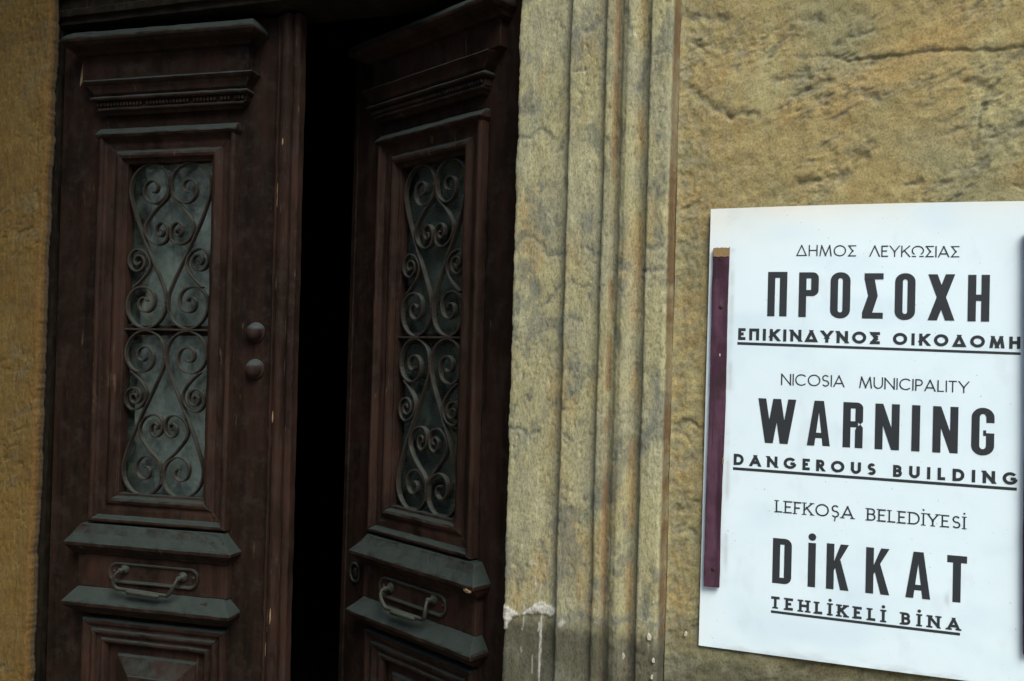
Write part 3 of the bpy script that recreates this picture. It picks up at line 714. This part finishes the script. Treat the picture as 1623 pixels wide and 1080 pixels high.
    path = [P3(*q) for q in smooth3([(uL, .022, -.4610), (uL, .034, -.4600), (uL-.005, .043, -.4665), (uL-.0075, .047, -.4790), (uL-.004, .046, -.4900), (uL+.006, .044, -.4945),
                                     (uL+.03, .043, -.4955), (uR-.03, .043, -.4960+tilt), (uR-.016, .044, -.4945+tilt), (uR-.006, .046, -.486), (uR, .045, -.474), (uR+.001, .037, -.4655), (uR+.001, .022, -.466)])]
    rads = [.0030 if (k < .22*len(path) or k > .8*len(path)) else .0040 for k in range(len(path))]
    rads = list(np.convolve(np.pad(rads, 4, 'edge'), np.ones(9)/9, 'valid'))
    tube(path, rads, 'bail', B, plate)
    tube([P3(*q) for q in ((uL+.022, .0455, -.4975), (uL+.028, .047, -.498), (uR-.040, .047, -.4985+tilt), (uR-.034, .0455, -.498+tilt))], [.002, .0048, .0048, .002], 'grip', B, plate)
    for u, z in ((uL, -.4605), (uR+.001, -.466)):
        bm = bmesh.new(); prf = [(.0105, .0195), (.0105, .0215), (.0085, .0240), (.0058, .0255), (.0045, .0300), (.0055, .0340), (.0050, .0375), (.002, .039)]
        vs = loft_rings(bm, [[P3(u+r*math.cos(2*math.pi*i/16), d, z+r*math.sin(2*math.pi*i/16)) for i in range(16)] for r, d in prf]); bm.faces.new(vs[-1])
        bm_obj('boss', bm, B, plate, 0, True)
    for u in (cu-hw+.012, cu+hw-.012):
        bm = bmesh.new(); bmesh.ops.create_icosphere(bm, subdivisions=2, radius=1, matrix=Matrix.Translation(P3(u, .0200, cz+.002)) @ Matrix.Diagonal((.0035, .0018, .0035, 1)))
        bm_obj('screw', bm, M['nail'], plate, 0, True)
    if left:
        for z in (.0285, -.0450):
            bm = bmesh.new(); prf = [(.0205, 0), (.0205, .0025), (.0185, .0040), (.0172, .0045), (.0170, .0075), (.0160, .0125), (.0135, .0170), (.0095, .0205), (.0045, .0222), (.0012, .0226)]
            vs = loft_rings(bm, [[P3(.4385+r*math.cos(2*math.pi*i/40), d, z+r*math.sin(2*math.pi*i/40)) for i in range(40)] for r, d in prf]); bm.faces.new(vs[-1])
            kn = bm_obj('knob', bm, M['knob'], root, 0, True)
            if z > 0:
                bm = bmesh.new(); bmesh.ops.create_icosphere(bm, subdivisions=2, radius=1, matrix=Matrix.Translation(P3(.4315, .0195, z+.0005)) @ Matrix.Diagonal((.0022, .0012, .0042, 1)))
                bm_obj('keyhole', bm, M['ink'], kn, 0, True)
        # pale bare wood where the paint has gone beside the frieze
        bm = bmesh.new(); pts = [(.0115, .601), (.0255, .596), (.0225, .588), (.0135, .574), (.0095, .556), (.0050, .548), (.0065, .575)]
        a = [bm.verts.new(P3(u, .0012, z)) for u, z in pts]; b = [bm.verts.new(P3(u, -.001, z)) for u, z in pts]
        bm.faces.new(a)
        for i in range(len(pts)): bm.faces.new((a[i], a[(i+1) % len(pts)], b[(i+1) % len(pts)], b[i]))
        o = bm_obj('bare_patch', bm, M['bare'], root); o['label'] = 'pale patch of bare wood beside the frieze'
        # splinters and splits on the astragal
        for k in range(16):
            z = random.uniform(-.60, .45); u = random.choice((.490, .497, .5085, .482)); hgt = random.uniform(.006, .022)
            bm = bmesh.new(); dd0 = {.490: .0168, .497: .0188, .5085: .0078, .482: .0062}[u]
            pts = [(u-.0009, z-hgt), (u+.0012, z-hgt*.4), (u+.0008, z+hgt*.6), (u-.0003, z+hgt), (u-.0014, z+hgt*.1)]
            a = [bm.verts.new(P3(x, dd0+.0016, y)) for x, y in pts]; b = [bm.verts.new(P3(x, dd0-.002, y)) for x, y in pts]; bm.faces.new(a)
            for i in range(5): bm.faces.new((a[i], a[(i+1) % 5], b[(i+1) % 5], b[i]))
            bm_obj('splinter', bm, M['bare'] if k % 3 == 0 else M['nail'], root)
    else:
        # iron ring of the keyhole near the free edge
        bm = bmesh.new(); ou, oz = .4500, -.4665; rings = []
        for k in range(28):
            a = 2*math.pi*k/28; rings.append([P3(ou+(.0165+.0032*math.cos(b))*math.cos(a), .0035+.0032*math.sin(b), oz+(.0190+.0032*math.cos(b))*math.sin(a)) for b in np.linspace(0, 2*math.pi, 9)[:-1]])
        rings.append(rings[0]); loft_rings(bm, rings); bmesh.ops.remove_doubles(bm, verts=bm.verts, dist=1e-6)
        bm_obj('keyhole_ring', bm, M['brass'], root, 0, True)
        bm = bmesh.new(); bmesh.ops.create_icosphere(bm, subdivisions=2, radius=1, matrix=Matrix.Translation(P3(ou, .002, oz)) @ Matrix.Diagonal((.0085, .003, .011, 1)))
        bm_obj('lock_cylinder', bm, M['brass'], root, 0, True)
        # bright bare chip at the corner of the ledge
        bm = bmesh.new(); bmesh.ops.create_icosphere(bm, subdivisions=2, radius=1, matrix=Matrix.Translation(P3(.049, .0405, -.4165)) @ Matrix.Diagonal((.0115, .0028, .0042, 1)))
        wobble(bm, .0018, 5, 200); bm_obj('bare_chip', bm, M['bare'], root)
def smooth3(pts, n=8):
    pts = np.array(pts, float); out = []; q = np.vstack([2*pts[0]-pts[1], pts, 2*pts[-1]-pts[-2]])
    for i in range(1, len(q)-2):
        for k in range(n):
            s = k/n; out.append(tuple(.5*((2*q[i])+(-q[i-1]+q[i+1])*s+(2*q[i-1]-5*q[i]+4*q[i+1]-q[i+2])*s*s+(-q[i-1]+3*q[i]-3*q[i+1]+q[i+2])*s**3)))
    out.append(tuple(pts[-1])); return out
M['knob'] = wood_material('knob_metal', (.016, .0085, .0065), (.022, .012, .009), (.038, .044, .041), 1.0, .2, (.07, .035, .015))

G_D = 'panelled leaves of the old double door'
leafL = empty('door_leaf', (0, .05, 0), 'left leaf of the old brown double door, nearly closed, with two round knobs', 'door', G_D)
leafL.rotation_euler = (0, -.0076, .0777)
leafR = empty('door_leaf', (.9863, .05, 0), 'right leaf of the old brown double door, swung inward with iron keyhole ring', 'door', G_D)
leafR.rotation_euler = (0, -.003, -.4715)
build_leaf(1, leafL, True)
build_leaf(-1, leafR, False)

# ------------------------------------------------------------------ warning sign
SX0, SX1, SZ0, SZ1 = 1.3338, 1.815, -.4478, .2415
def sheet_y(x, z):
    return -.0062-.0014*math.sin((x-1.3)*9+z*4)-.0012*math.sin(z*13+1)*math.sin((x-1.33)*7)
sg = empty('warning_sign', (SX0, -.006, SZ0), 'large white trilingual dangerous building notice nailed to the plaster beside the door', 'sign')
def sk(o): o.matrix_parent_inverse = Matrix.Translation((-SX0, .006, -SZ0)); return o
nu, nz = 240, 330
sx = np.linspace(0, 1, nu); sz = np.linspace(0, 1, nz)
A, Bz = np.meshgrid(sx, sz, indexing='ij')
zt = SZ1+.0022*np.sin(np.clip(A, 0, 1)*math.pi)
Xs = SX0+.0025*Bz+(SX1-SX0-.0025*Bz)*A; Zs = SZ0+(zt-SZ0)*Bz
Ys = np.vectorize(sheet_y)(Xs, Zs)
cs = np.empty(Xs.shape+(3,)); cs[:] = (.63, .712, .70)
ye = np.exp(-((SZ1-Zs)/.035))*np.exp(-((Xs-SX0)/.16))+.45*np.exp(-((SZ1-Zs)/.03))
cs = mix(cs, np.array((.66, .58, .42)), np.clip(ye*.75, 0, .8))
cs = mix(cs, np.array((.54, .64, .65)), .6*sstep(.0, .7, fbm(Xs*4, Zs*9, 3, 300)))
cs = mix(cs, np.array((.46, .50, .50)),   .2*sstep(.25, .8, fbm(Xs*26, Zs*14, 5, 301)))
cs = mix(cs, np.array((.42, .43, .40)), .55*np.exp(-((Xs-1.372)/.0035)**2)*sstep(-.4, .4, fbm(Zs*20, Xs*9, 3, 302))*(Zs < .178)*(Zs > -.352))
cs = mix(cs, np.array((.34, .35, .33)), .5*np.exp(-(np.hypot(Xs-1.69-.004*np.sin(Zs*80), (Zs+.335)*.35)/.0035)**2))
cs = mix(cs, np.array((.36, .37, .34)), .45*np.exp(-((Zs-SZ0)/.010)**2)*sstep(-.3, .5, fbm(Xs*22, Zs*60, 4, 303)))
cs = mix(cs, np.array((.70, .68, .60)), .35*np.exp(-((Xs-SX0)/.012)))
o = sk(sweep_grid('board', np.stack([Xs, Ys, Zs], -1), cs, M['sign'], sg))
so = o.modifiers.new('thickness', 'SOLIDIFY'); so.thickness = .0012; so.offset = -1.0; es = o.modifiers.new('split', 'EDGE_SPLIT'); es.split_angle = R(40)

def clip_poly(poly, ax, val, sign):
    out = []
    for i in range(len(poly)):
        a, b = poly[i], poly[(i+1) % len(poly)]; da = sign*(a[ax]-val); db = sign*(b[ax]-val)
        if da >= 0: out.append(a)
        if (da > 0 and db < 0) or (da < 0 and db > 0):
            t = da/(da-db); out.append((a[0]+(b[0]-a[0])*t, a[1]+(b[1]-a[1])*t))
    return out
def seg(x0, y0, x1, y1, t, ext):
    L = math.hypot(x1-x0, y1-y0); ux, uy = (x1-x0)/L, (y1-y0)/L
    x0 -= ux*ext; y0 -= uy*ext; x1 += ux*ext; y1 += uy*ext; nx, ny = -uy*t/2, ux*t/2
    return [(x0+nx, y0+ny), (x0-nx, y0-ny), (x1-nx, y1-ny), (x1+nx, y1+ny)]
def arc(cx, cy, rx, ry, a0, a1, t, th=None):
    n = max(6, int(abs(a1-a0)/9)); out = []
    th = th or t
    for i in range(n):
        p = []
        for a in (a0+(a1-a0)*i/n, a0+(a1-a0)*(i+1)/n):
            c, s = math.cos(R(a)), math.sin(R(a)); p.append(((cx+(rx+t/2)*c, cy+(ry+th/2)*s), (cx+(rx-t/2)*c, cy+(ry-th/2)*s)))
        out.append([p[0][0], p[1][0], p[1][1], p[0][1]])
    return out
# skeleton alphabet: strokes in unit coordinates. L=extended half a stroke, X=extended and clipped, B=plain, A=arc(cx,cy,rx,ry,a0,a1)
SK = {
 'A': (.86, [('X', 0, 0, .5, 1), ('X', 1, 0, .5, 1), ('B', .2, .28, .8, .28)], [(0, 0), (1, 0)]),
 'Δ': (.86, [('X', 0, 0, .5, 1), ('X', 1, 0, .5, 1), ('L', .08, 0, .92, 0)], []),
 'Λ': (.84, [('X', 0, 0, .5, 1), ('X', 1, 0, .5, 1)], []),
 'H': (.72, [('L', 0, 0, 0, 1), ('L', 1, 0, 1, 1), ('B', 0, .52, 1, .52)], [(0, 0), (1, 0), (0, 1), (1, 1)]),
 'M': (1.0, [('X', 0, 0, .14, 1), ('X', .14, 1, .5, .05), ('X', .5, .05, .86, 1), ('X', .86, 1, 1, 0)], []),
 'Σ': (.64, [('L', 0, 1, 1, 1), ('L', 0, 0, 1, 0), ('X', .04, 1, .58, .5), ('X', .58, .5, .04, 0)], []),
 'E': (.52, [('L', 0, 0, 0, 1), ('L', 0, 1, 1, 1), ('L', 0, 0, 1, 0), ('B', 0, .52, .92, .52)], [(0, 0), (0, 1)]),
 'F': (.50, [('L', 0, 0, 0, 1), ('L', 0, 1, 1, 1), ('B', 0, .5, .9, .5)], [(0, 0), (0, 1)]),
 'L': (.48, [('L', 0, 0, 0, 1), ('L', 0, 0, 1, 0)], [(0, 0), (0, 1)]),
 'T': (.60, [('L', .5, 0, .5, 1), ('L', 0, 1, 1, 1)], [(.5, 0)]),
 'Y': (.80, [('X', 0, 1, .5, .45), ('X', 1, 1, .5, .45), ('L', .5, .45, .5, 0)], [(.5, 0), (0, 1), (1, 1)]),
 'K': (.70, [('L', 0, 0, 0, 1), ('X', .05, .38, .95, 1), ('X', .32, .58, 1, 0)], [(0, 0), (0, 1), (1, 0), (.95, 1)]),
 'I': (.0, [('L', 0, 0, 0, 1)], [(0, 0), (0, 1)]),
 'İ': (.0, [('L', 0, 0, 0, 1), ('DOT', 0, 1.24)], [(0, 0), (0, 1)]),
 'N': (.80, [('L', 0, 0, 0, 1), ('L', 1, 0, 1, 1), ('X', 0, 1, 1, 0)], [(0, 0), (0, 1), (1, 1)]),
 'Π': (.72, [('L', 0, 0, 0, 1), ('L', 1, 0, 1, 1), ('L', 0, 1, 1, 1)], []),
 'O': (1.0, [('A', .5, .5, .5, .5, 0, 360)], []),
 'C': (.88, [('A', .56, .5, .56, .5, 42, 318)], []),
 'G': (.96, [('A', .52, .5, .52, .5, 40, 345), ('B', .55, .45, 1.02, .45), ('B', 1.0, .45, 1.0, .25)], []),
 'Ω': (.96, [('A', .5, .57, .5, .43, -56, 236), ('L', .02, 0, .30, 0), ('L', .70, 0, .98, 0)], []),
 'S': (.56, [('A', .5, .75, .46, .25, 30, 270), ('A', .5, .25, .5, .25, 90, -150)], []),
 'Ş': (.56, [('A', .5, .75, .46, .25, 30, 270), ('A', .5, .25, .5, .25, 90, -150), ('X2', .5, -.02, .42, -.30)], []),
 'U': (.72, [('L', 0, .38, 0, 1), ('L', 1, .38, 1, 1), ('A', .5, .38, .5, .38, 180, 360)], []),
 'P': (.56, [('L', 0, 0, 0, 1), ('B', 0, 1, .5, 1), ('B', 0, .46, .5, .46), ('A', .5, .73, .5, .27, -90, 90)], [(0, 0), (0, 1)]),
 'R': (.60, [('L', 0, 0, 0, 1), ('B', 0, 1, .5, 1), ('B', 0, .46, .5, .46), ('A', .5, .73, .46, .27, -90, 90), ('X', .4, .46, 1, 0)], [(0, 0), (0, 1)]),
 'B': (.60, [('L', 0, 0, 0, 1), ('B', 0, 1, .5, 1), ('B', 0, .53, .55, .53), ('B', 0, 0, .55, 0), ('A', .5, .765, .42, .235, -90, 90), ('A', .55, .265, .45, .265, -90, 90)], [(0, 0), (0, 1)]),
 'D': (.78, [('L', 0, 0, 0, 1), ('B', 0, 1, .4, 1), ('B', 0, 0, .4, 0), ('A', .4, .5, .6, .5, -90, 90)], [(0, 0), (0, 1)]),
}
LAT = {'Η': 'H', 'Μ': 'M', 'Ο': 'O', 'Ε': 'E', 'Υ': 'Y', 'Κ': 'K', 'Ι': 'I', 'Α': 'A', 'Ν': 'N', 'Ρ': 'P', 'Χ': 'X'}
def glyph_skel(ch, t, serif):
    w, st, sf = SK[LAT.get(ch, ch)]
    w = w+t*.35 if w else t
    fx = lambda v: t/2+v*(w-t); fy = lambda v: t/2+v*(1-t)
    polys = []
    for s in st:
        k = s[0]
        if k in 'LXB':
            p = seg(fx(s[1]), fy(s[2]), fx(s[3]), fy(s[4]), t, {'L': t/2, 'X': t*.9, 'B': 0}[k])
            p = clip_poly(clip_poly(p, 1, 0, 1), 1, 1, -1); polys.append(p)
        elif k == 'X2': polys.append(seg(fx(s[1]), s[2], fx(s[3]), s[4], t*.8, 0))
        elif k == 'DOT':
            r = max(.075, t*.62); polys.append([(w/2+r*math.cos(2*math.pi*i/14), s[2]+r*math.sin(2*math.pi*i/14)) for i in range(14)])
        elif k == 'A':
            polys += arc(fx(s[1]), fy(s[2]), s[3]*(w-t), s[4]*(1-t), s[5], s[6], t)
    if serif:
        for (a, b) in sf:
            hl = t/2+.12; hs = max(.07, t*.62); y0 = 0 if b == 0 else 1-hs; c = fx(a)
            polys.append([(c-hl, y0), (c+hl, y0), (c+hl, y0+hs), (c-hl, y0+hs)])
    return w, polys
# heavy condensed capitals, height 1, given width w, stem t
def glyph_heavy(ch, w):
    t = .158; q = .135; rect = lambda a, b, c, d: [(a, b), (c, b), (c, d), (a, d)]
    def bowl(x0, y0, x1, y1, r, a_from=0):     # closed rounded ring
        out = []; cx = [(x1-t/2-r, y1-q/2-r), (x0+t/2+r, y1-q/2-r), (x0+t/2+r, y0+q/2+r), (x1-t/2-r, y0+q/2+r)]
        pts = []
        for k in range(4):
            for i in range(7):
                a = R(k*90+i*15); pts.append((cx[k][0]+r*math.cos(a), cx[k][1]+r*math.sin(a), a))
        for i in range(len(pts)):
            a, b = pts[i], pts[(i+1) % len(pts)]
            def o(p, s):
                return (p[0]+s*t/2*math.cos(p[2]), p[1]+s*q/2*math.sin(p[2]))
            out.append([o(a, 1), o(b, 1), o(b, -1), o(a, -1)])
        return out
    P = []
    r = (w-t)/2-.005
    if ch == 'Π': P = [rect(0, 0, t, 1), rect(w-t, 0, w, 1), rect(t, 1-q, w-t, 1)]
    elif ch == 'Ρ':
        P = [rect(0, 0, t, 1), rect(t, 1-q, w-.13, 1), rect(t, .47, w-.13, .47+q), rect(w-t, .60, w, .87)]
        P += arc(w-.13-.0, .87, .13-t/2+.0, .13-q/2, 0, 90, t, q)+arc(w-.13, .60, .13-t/2, .13-q/2, -90, 0, t, q)
    elif ch in 'OΟ': P = bowl(0, -.012, w, 1.012, r*.98)
    elif ch == 'Σ': P = [rect(.04, 1-q, w, 1), rect(0, 0, w, q), [(.04, 1-q), (.04+.21, 1-q), (w*.74, .5), (w*.74-.2, .5)], [(w*.74-.2, .5), (w*.74, .5), (.21, q), (0, q)]]
    elif ch == 'Χ': P = [[(0, 0), (.185, 0), (w, 1), (w-.185, 1)], [(w-.185, 0), (w, 0), (.185, 1), (0.0, 1)]]
    elif ch in 'ΗH': P = [rect(0, 0, t, 1), rect(w-t, 0, w, 1), rect(t, .44, w-t, .44+q)]
    elif ch == 'W':
        s = .17; a = w*.20; P = [[(a, 0), (a+s, 0), (s, 1), (0, 1)], [(a, 0), (a+s, 0), (w/2+s/2, 1), (w/2-s/2, 1)], [(w-a-s, 0), (w-a, 0), (w/2+s/2, 1), (w/2-s/2, 1)], [(w-a-s, 0), (w-a, 0), (w, 1), (w-s, 1)]]
    elif ch in 'AΑ':
        P = [[(0, 0), (.155, 0), (w/2+.03, 1), (w/2-.10, 1)], [(w-.155, 0), (w, 0), (w/2+.10, 1), (w/2-.03, 1)], rect(.10, .17, w-.10, .29)]
    elif ch == 'R':
        P = [rect(0, 0, t, 1), rect(t, 1-q, w-.13, 1), rect(t, .45, w-.10, .45+q), rect(w-t, .60, w, .87), rect(w-t, 0, w, .40)]
        P += arc(w-.13, .87, .13-t/2, .13-q/2, 0, 90, t, q)+[[(w-.13, .585), (w-t, .585), (w-t, .62), (w, .62), (w, .58), (w-.05, .52)], [(w-.05, .52), (w-.13, .46), (w-t, .38), (w, .38), (w, .45)]]
    elif ch == 'N': P = [rect(0, 0, t, 1), rect(w-t, 0, w, 1), [(0, 1), (t, 1), (w, 0), (w-t, 0)]]
    elif ch == 'I': P = [rect(0, 0, w, 1)]
    elif ch == 'İ': P = [rect(0, 0, w, .97), [(w/2+.082*math.cos(2*math.pi*i/24), 1.10+.082*math.sin(2*math.pi*i/24)) for i in range(24)]]
    elif ch == 'G':
        P = [rect(0, .2, t, .8), rect(w-t, .2, w, .47), rect(w-t, .69, w, .8), rect(w*.52, .41, w-t+.001, .53)]
        rr = w/2; P += arc(w/2, .8, rr-t/2, .21-q/2, 0, 180, t, q)+arc(w/2, .2, rr-t/2, .21-q/2, 180, 360, t, q)
    elif ch == 'D':
        P = [rect(0, 0, t, 1), rect(t, 1-q, w-.15, 1), rect(t, 0, w-.15, q), rect(w-t, .15, w, .85)]
        P += arc(w-.15, .85, .15-t/2, .15-q/2, 0, 90, t, q)+arc(w-.15, .15, .15-t/2, .15-q/2, -90, 0, t, q)
    elif ch == 'K': P = [rect(0, 0, t, 1), [(t, .42), (t, .62), (w-.17, 1), (w, 1)], [(t+.02, .50), (t+.13, .66), (w+.01, 0), (w-.165, 0)]]
    elif ch == 'T': P = [rect(0, 1-q-.02, w, 1), rect(w/2-t/2, 0, w/2+t/2, 1-q-.02)]
    return P
def put_polys(bm, polys, ox, oz, sc, layer):
    """filled ink shapes, split finely so they follow the board, each shape a hair proud of the last"""
    for p in polys:
        if len(p) < 3: continue
        pts = [(ox+a*sc, oz+b*sc) for a, b in p]
        lift = .00022+.00003*(layer[0] % 12); layer[0] += 1
        f = bm.faces.new([bm.verts.new((x, sheet_y(x, z)-lift, z)) for x, z in pts])
def text_obj(bm, label):
    for f in bm.faces:
        f.normal_update()
        if f.normal.y > 0: f.normal_flip()
    o = sk(bm_obj('lettering', bm, M['ink'], sg, recalc=False)); return o
layer = [0]
def word(txt, t, serif, x0, x1, zb0, zb1, hgt0, hgt1, bm, space=None):
    gl = [glyph_skel(ch, t, serif) for ch in txt]
    tot = sum(g[0] for g in gl); n = len(gl)
    hm = (hgt0+hgt1)/2; gap = ((x1-x0)/hm-tot)/(n-1); gs = 1.0
    if gap < .06: gs = ((x1-x0)/hm-.06*(n-1))/tot; gap = .06
    x = x0
    for w, polys in gl:
        k = (x-x0)/(x1-x0); hh = hgt0+(hgt1-hgt0)*k
        put_polys(bm, [[(a*gs, b) for a, b in p] for p in polys], x, zb0+(zb1-zb0)*k, hh, layer)
        x += (w*gs+gap)*hm
def line(words, t, serif):
    for wd in words:
        bm = bmesh.new(); word(wd[0], t, serif, *wd[1:], bm); text_obj(bm, '')
def big(letters, xr, zb0, zb1, h0, h1):
    bm = bmesh.new(); a0, a1 = xr[0][0], xr[-1][1]
    for ch, (a, b) in zip(letters, xr):
        k = ((a+b)/2-a0)/(a1-a0); hh = h0+(h1-h0)*k
        put_polys(bm, glyph_heavy(ch, (b-a)/hh), a, zb0+(zb1-zb0)*k, hh, layer)
    text_obj(bm, '')
def rule(x0, x1, zt0, zb0, zt1, zb1):
    bm = bmesh.new(); n = 24; pr = None
    for i in range(n):
        a, b = i/n, (i+1)/n; q = []
        for k, t in ((a, 0), (b, 0), (b, 1), (a, 1)):
            x = x0+(x1-x0)*k; z = (zb0+(zb1-zb0)*k) if t == 0 else (zt0+(zt1-zt0)*k); q.append(bm.verts.new((x, sheet_y(x, z)-.00025, z)))
        bm.faces.new(q)
    bmesh.ops.remove_doubles(bm, verts=bm.verts, dist=1e-6)
    for f in bm.faces:
        f.normal_update()
        if f.normal.y > 0: f.normal_flip()
    sk(bm_obj('underline', bm, M['ink'], sg, recalc=False))
line([('ΔΗΜΟΣ', 1.467, 1.553, .1656, .1642, .0172, .0170), ('ΛΕΥΚΩΣΙΑΣ', 1.5715, 1.6938, .1638, .1618, .0170, .0166)], .104, False)
big('ΠΡΟΣΟΧΗ', [(1.4261, 1.4548), (1.4721, 1.5007), (1.5177, 1.546), (1.5629, 1.592), (1.608, 1.6359), (1.6529, 1.6888), (1.7059, 1.7341)], .0727, .0687, .0689, .0675)
line([('ΕΠΙΚΙΝΔΥΝΟΣ', 1.3831, 1.5888, .0349, .0326, .0185, .0182), ('ΟΙΚΟΔΟΜΗ', 1.6065, 1.7747, .0324, .0302, .0180, .0174)], .25, False)
rule(1.3822, 1.775, .0317, .0274, .0255, .0218)
line([('NICOSIA', 1.449, 1.5407, -.0333, -.0330, .0178, .0176), ('MUNICIPALITY', 1.5613, 1.7101, -.0334, -.0354, .0174, .0169)], .104, False)
big('WARNING', [(1.416, 1.472), (1.4888, 1.5218), (1.5397, 1.5677), (1.5846, 1.6180), (1.6347, 1.6458), (1.663, 1.6965), (1.7138, 1.7435)], -.1233, -.1234, .0687, .0672)
line([('DANGEROUS', 1.3809, 1.5868, -.1604, -.1625, .0174, .0176), ('BUILDING', 1.6106, 1.7738, -.1629, -.1636, .0177, .0180)], .25, False)
rule(1.380, 1.7733, -.1640, -.1684, -.1670, -.1713)
line([('LEFKOŞA', 1.4456, 1.5574, -.2291, -.2300, .0188, .0186), ('BELEDİYESİ', 1.5762, 1.708, -.2302, -.2317, .0184, .0180)], .118, True)
big('DİKKAT', [(1.4426, 1.4705), (1.4943, 1.5052), (1.5207, 1.5520), (1.5761, 1.6082), (1.6308, 1.6640), (1.6855, 1.7115)], -.3374, -.3375, .0690, .0668)
line([('TEHLİKELİ', 1.4419, 1.6034, -.3761, -.3776, .0184, .0182), ('BİNA', 1.626, 1.7038, -.3779, -.3775, .0180, .0176)], .215, True)
rule(1.442, 1.704, -.3793, -.3832, -.3805, -.3846)
# crease marks and scuffs pressed into the board are left to its material

def batten(label, pts, y0, y1, seed, group='maroon wooden battens nailed over the sign'):
    (tlx, tz), (trx, _), (blx, bz), (brx, _) = pts
    root = empty('wooden_batten', ((blx+brx)/2, y1, bz), label, 'batten', group)
    K = 40; bm = bmesh.new(); rings = []
    for k in range(K+1):
        t = k/K; a = blx+(tlx-blx)*t+.0006*math.sin(t*9+seed); b = brx+(trx-brx)*t+.0006*math.sin(t*9+seed); z = bz+(tz-bz)*t
        rings.append([(a, y1, z), (a, y0, z), (b, y0, z), (b, y1, z)])
    vs = loft_rings(bm, rings); bm.faces.new(vs[0]); bm.faces.new(vs[-1][::-1]); wobble(bm, .0005, seed)
    inv = Matrix.Translation((-(blx+brx)/2, -y1, -bz))
    o = bm_obj('strip', bm, M['batten'], root, .001); o.matrix_parent_inverse = inv
    bm = bmesh.new(); n = 8; a0, b0 = tlx, trx
    up = [(a0+(b0-a0)*i/n, tz+.0008+.0016*random.random()) for i in range(n+1)]
    lo = [(a0+(b0-a0)*i/n, tz-.0125+.0006*math.sin(i*2)) for i in range(n+1)]
    fr_ = [[bm.verts.new((x, y0-.0005, z)) for x, z in r] for r in (up, lo)]
    bk = [[bm.verts.new((x, y1+.0005, z)) for x, z in r] for r in (up,)]
    for i in range(n):
        bm.faces.new((fr_[0][i], fr_[0][i+1], fr_[1][i+1], fr_[1][i])); bm.faces.new((fr_[0][i], bk[0][i], bk[0][i+1], fr_[0][i+1]))
    bmesh.ops.translate(bm, verts=bm.verts, vec=(0, -.0003, 0))
    o = bm_obj('bare_end', bm, M['ochrewood'], root); o.matrix_parent_inverse = inv; o['label'] = 'unpainted top end of the batten'
    cxm = lambda z: ((blx+brx)/2+(((tlx+trx)-(blx+brx))/2)*(z-bz)/(tz-bz))
    return root, inv, cxm, y0
def nails(root, inv, pts, y0, mat, r=.0034):
    for x, z in pts:
        bm = bmesh.new(); bmesh.ops.create_icosphere(bm, subdivisions=2, radius=1, matrix=Matrix.Translation((x, y0-.0004, z)) @ Matrix.Diagonal((r, .0009, r, 1)))
        o = bm_obj('nail', bm, mat, root, 0, True); o.matrix_parent_inverse = inv
rt, inv, cxm, y0 = batten('maroon painted batten with bare top end nailed along the left side of the sign', ((1.3425, .1775), (1.3678, .1775), (1.3400, -.3525), (1.3642, -.3525)), -.0138, -.0085, 3)
nails(rt, inv, [(1.3564, .0858), (1.3548, -.3242)], y0, M['nail']); nails(rt, inv, [(1.3536, .1613)], y0, M['nail'], .0018)
bm = bmesh.new(); bmesh.ops.create_icosphere(bm, subdivisions=1, radius=1, matrix=Matrix.Translation((1.3563, y0, .0105)) @ Matrix.Diagonal((.0012, .0008, .0028, 1)))
o = bm_obj('paint_fleck', bm, M['lime'], rt); o.matrix_parent_inverse = inv
bm = bmesh.new(); bmesh.ops.create_icosphere(bm, subdivisions=1, radius=1, matrix=Matrix.Translation((1.3650, y0+.001, -.155)) @ Matrix.Diagonal((.0016, .003, .0075, 1)))
o = bm_obj('bare_chip', bm, M['ochrewood'], rt); o.matrix_parent_inverse = inv
rt, inv, cxm, y0 = batten('maroon batten nailed along the right side of the sign, cut by the picture edge', ((1.7765, .195), (1.802, .195), (1.7838, -.400), (1.809, -.400)), -.0150, -.0085, 9)
nails(rt, inv, [(1.786, .09), (1.79, -.2), (1.793, -.36)], y0, M['nail'])
# little rusty nails standing out of the right batten's edge are too small to see
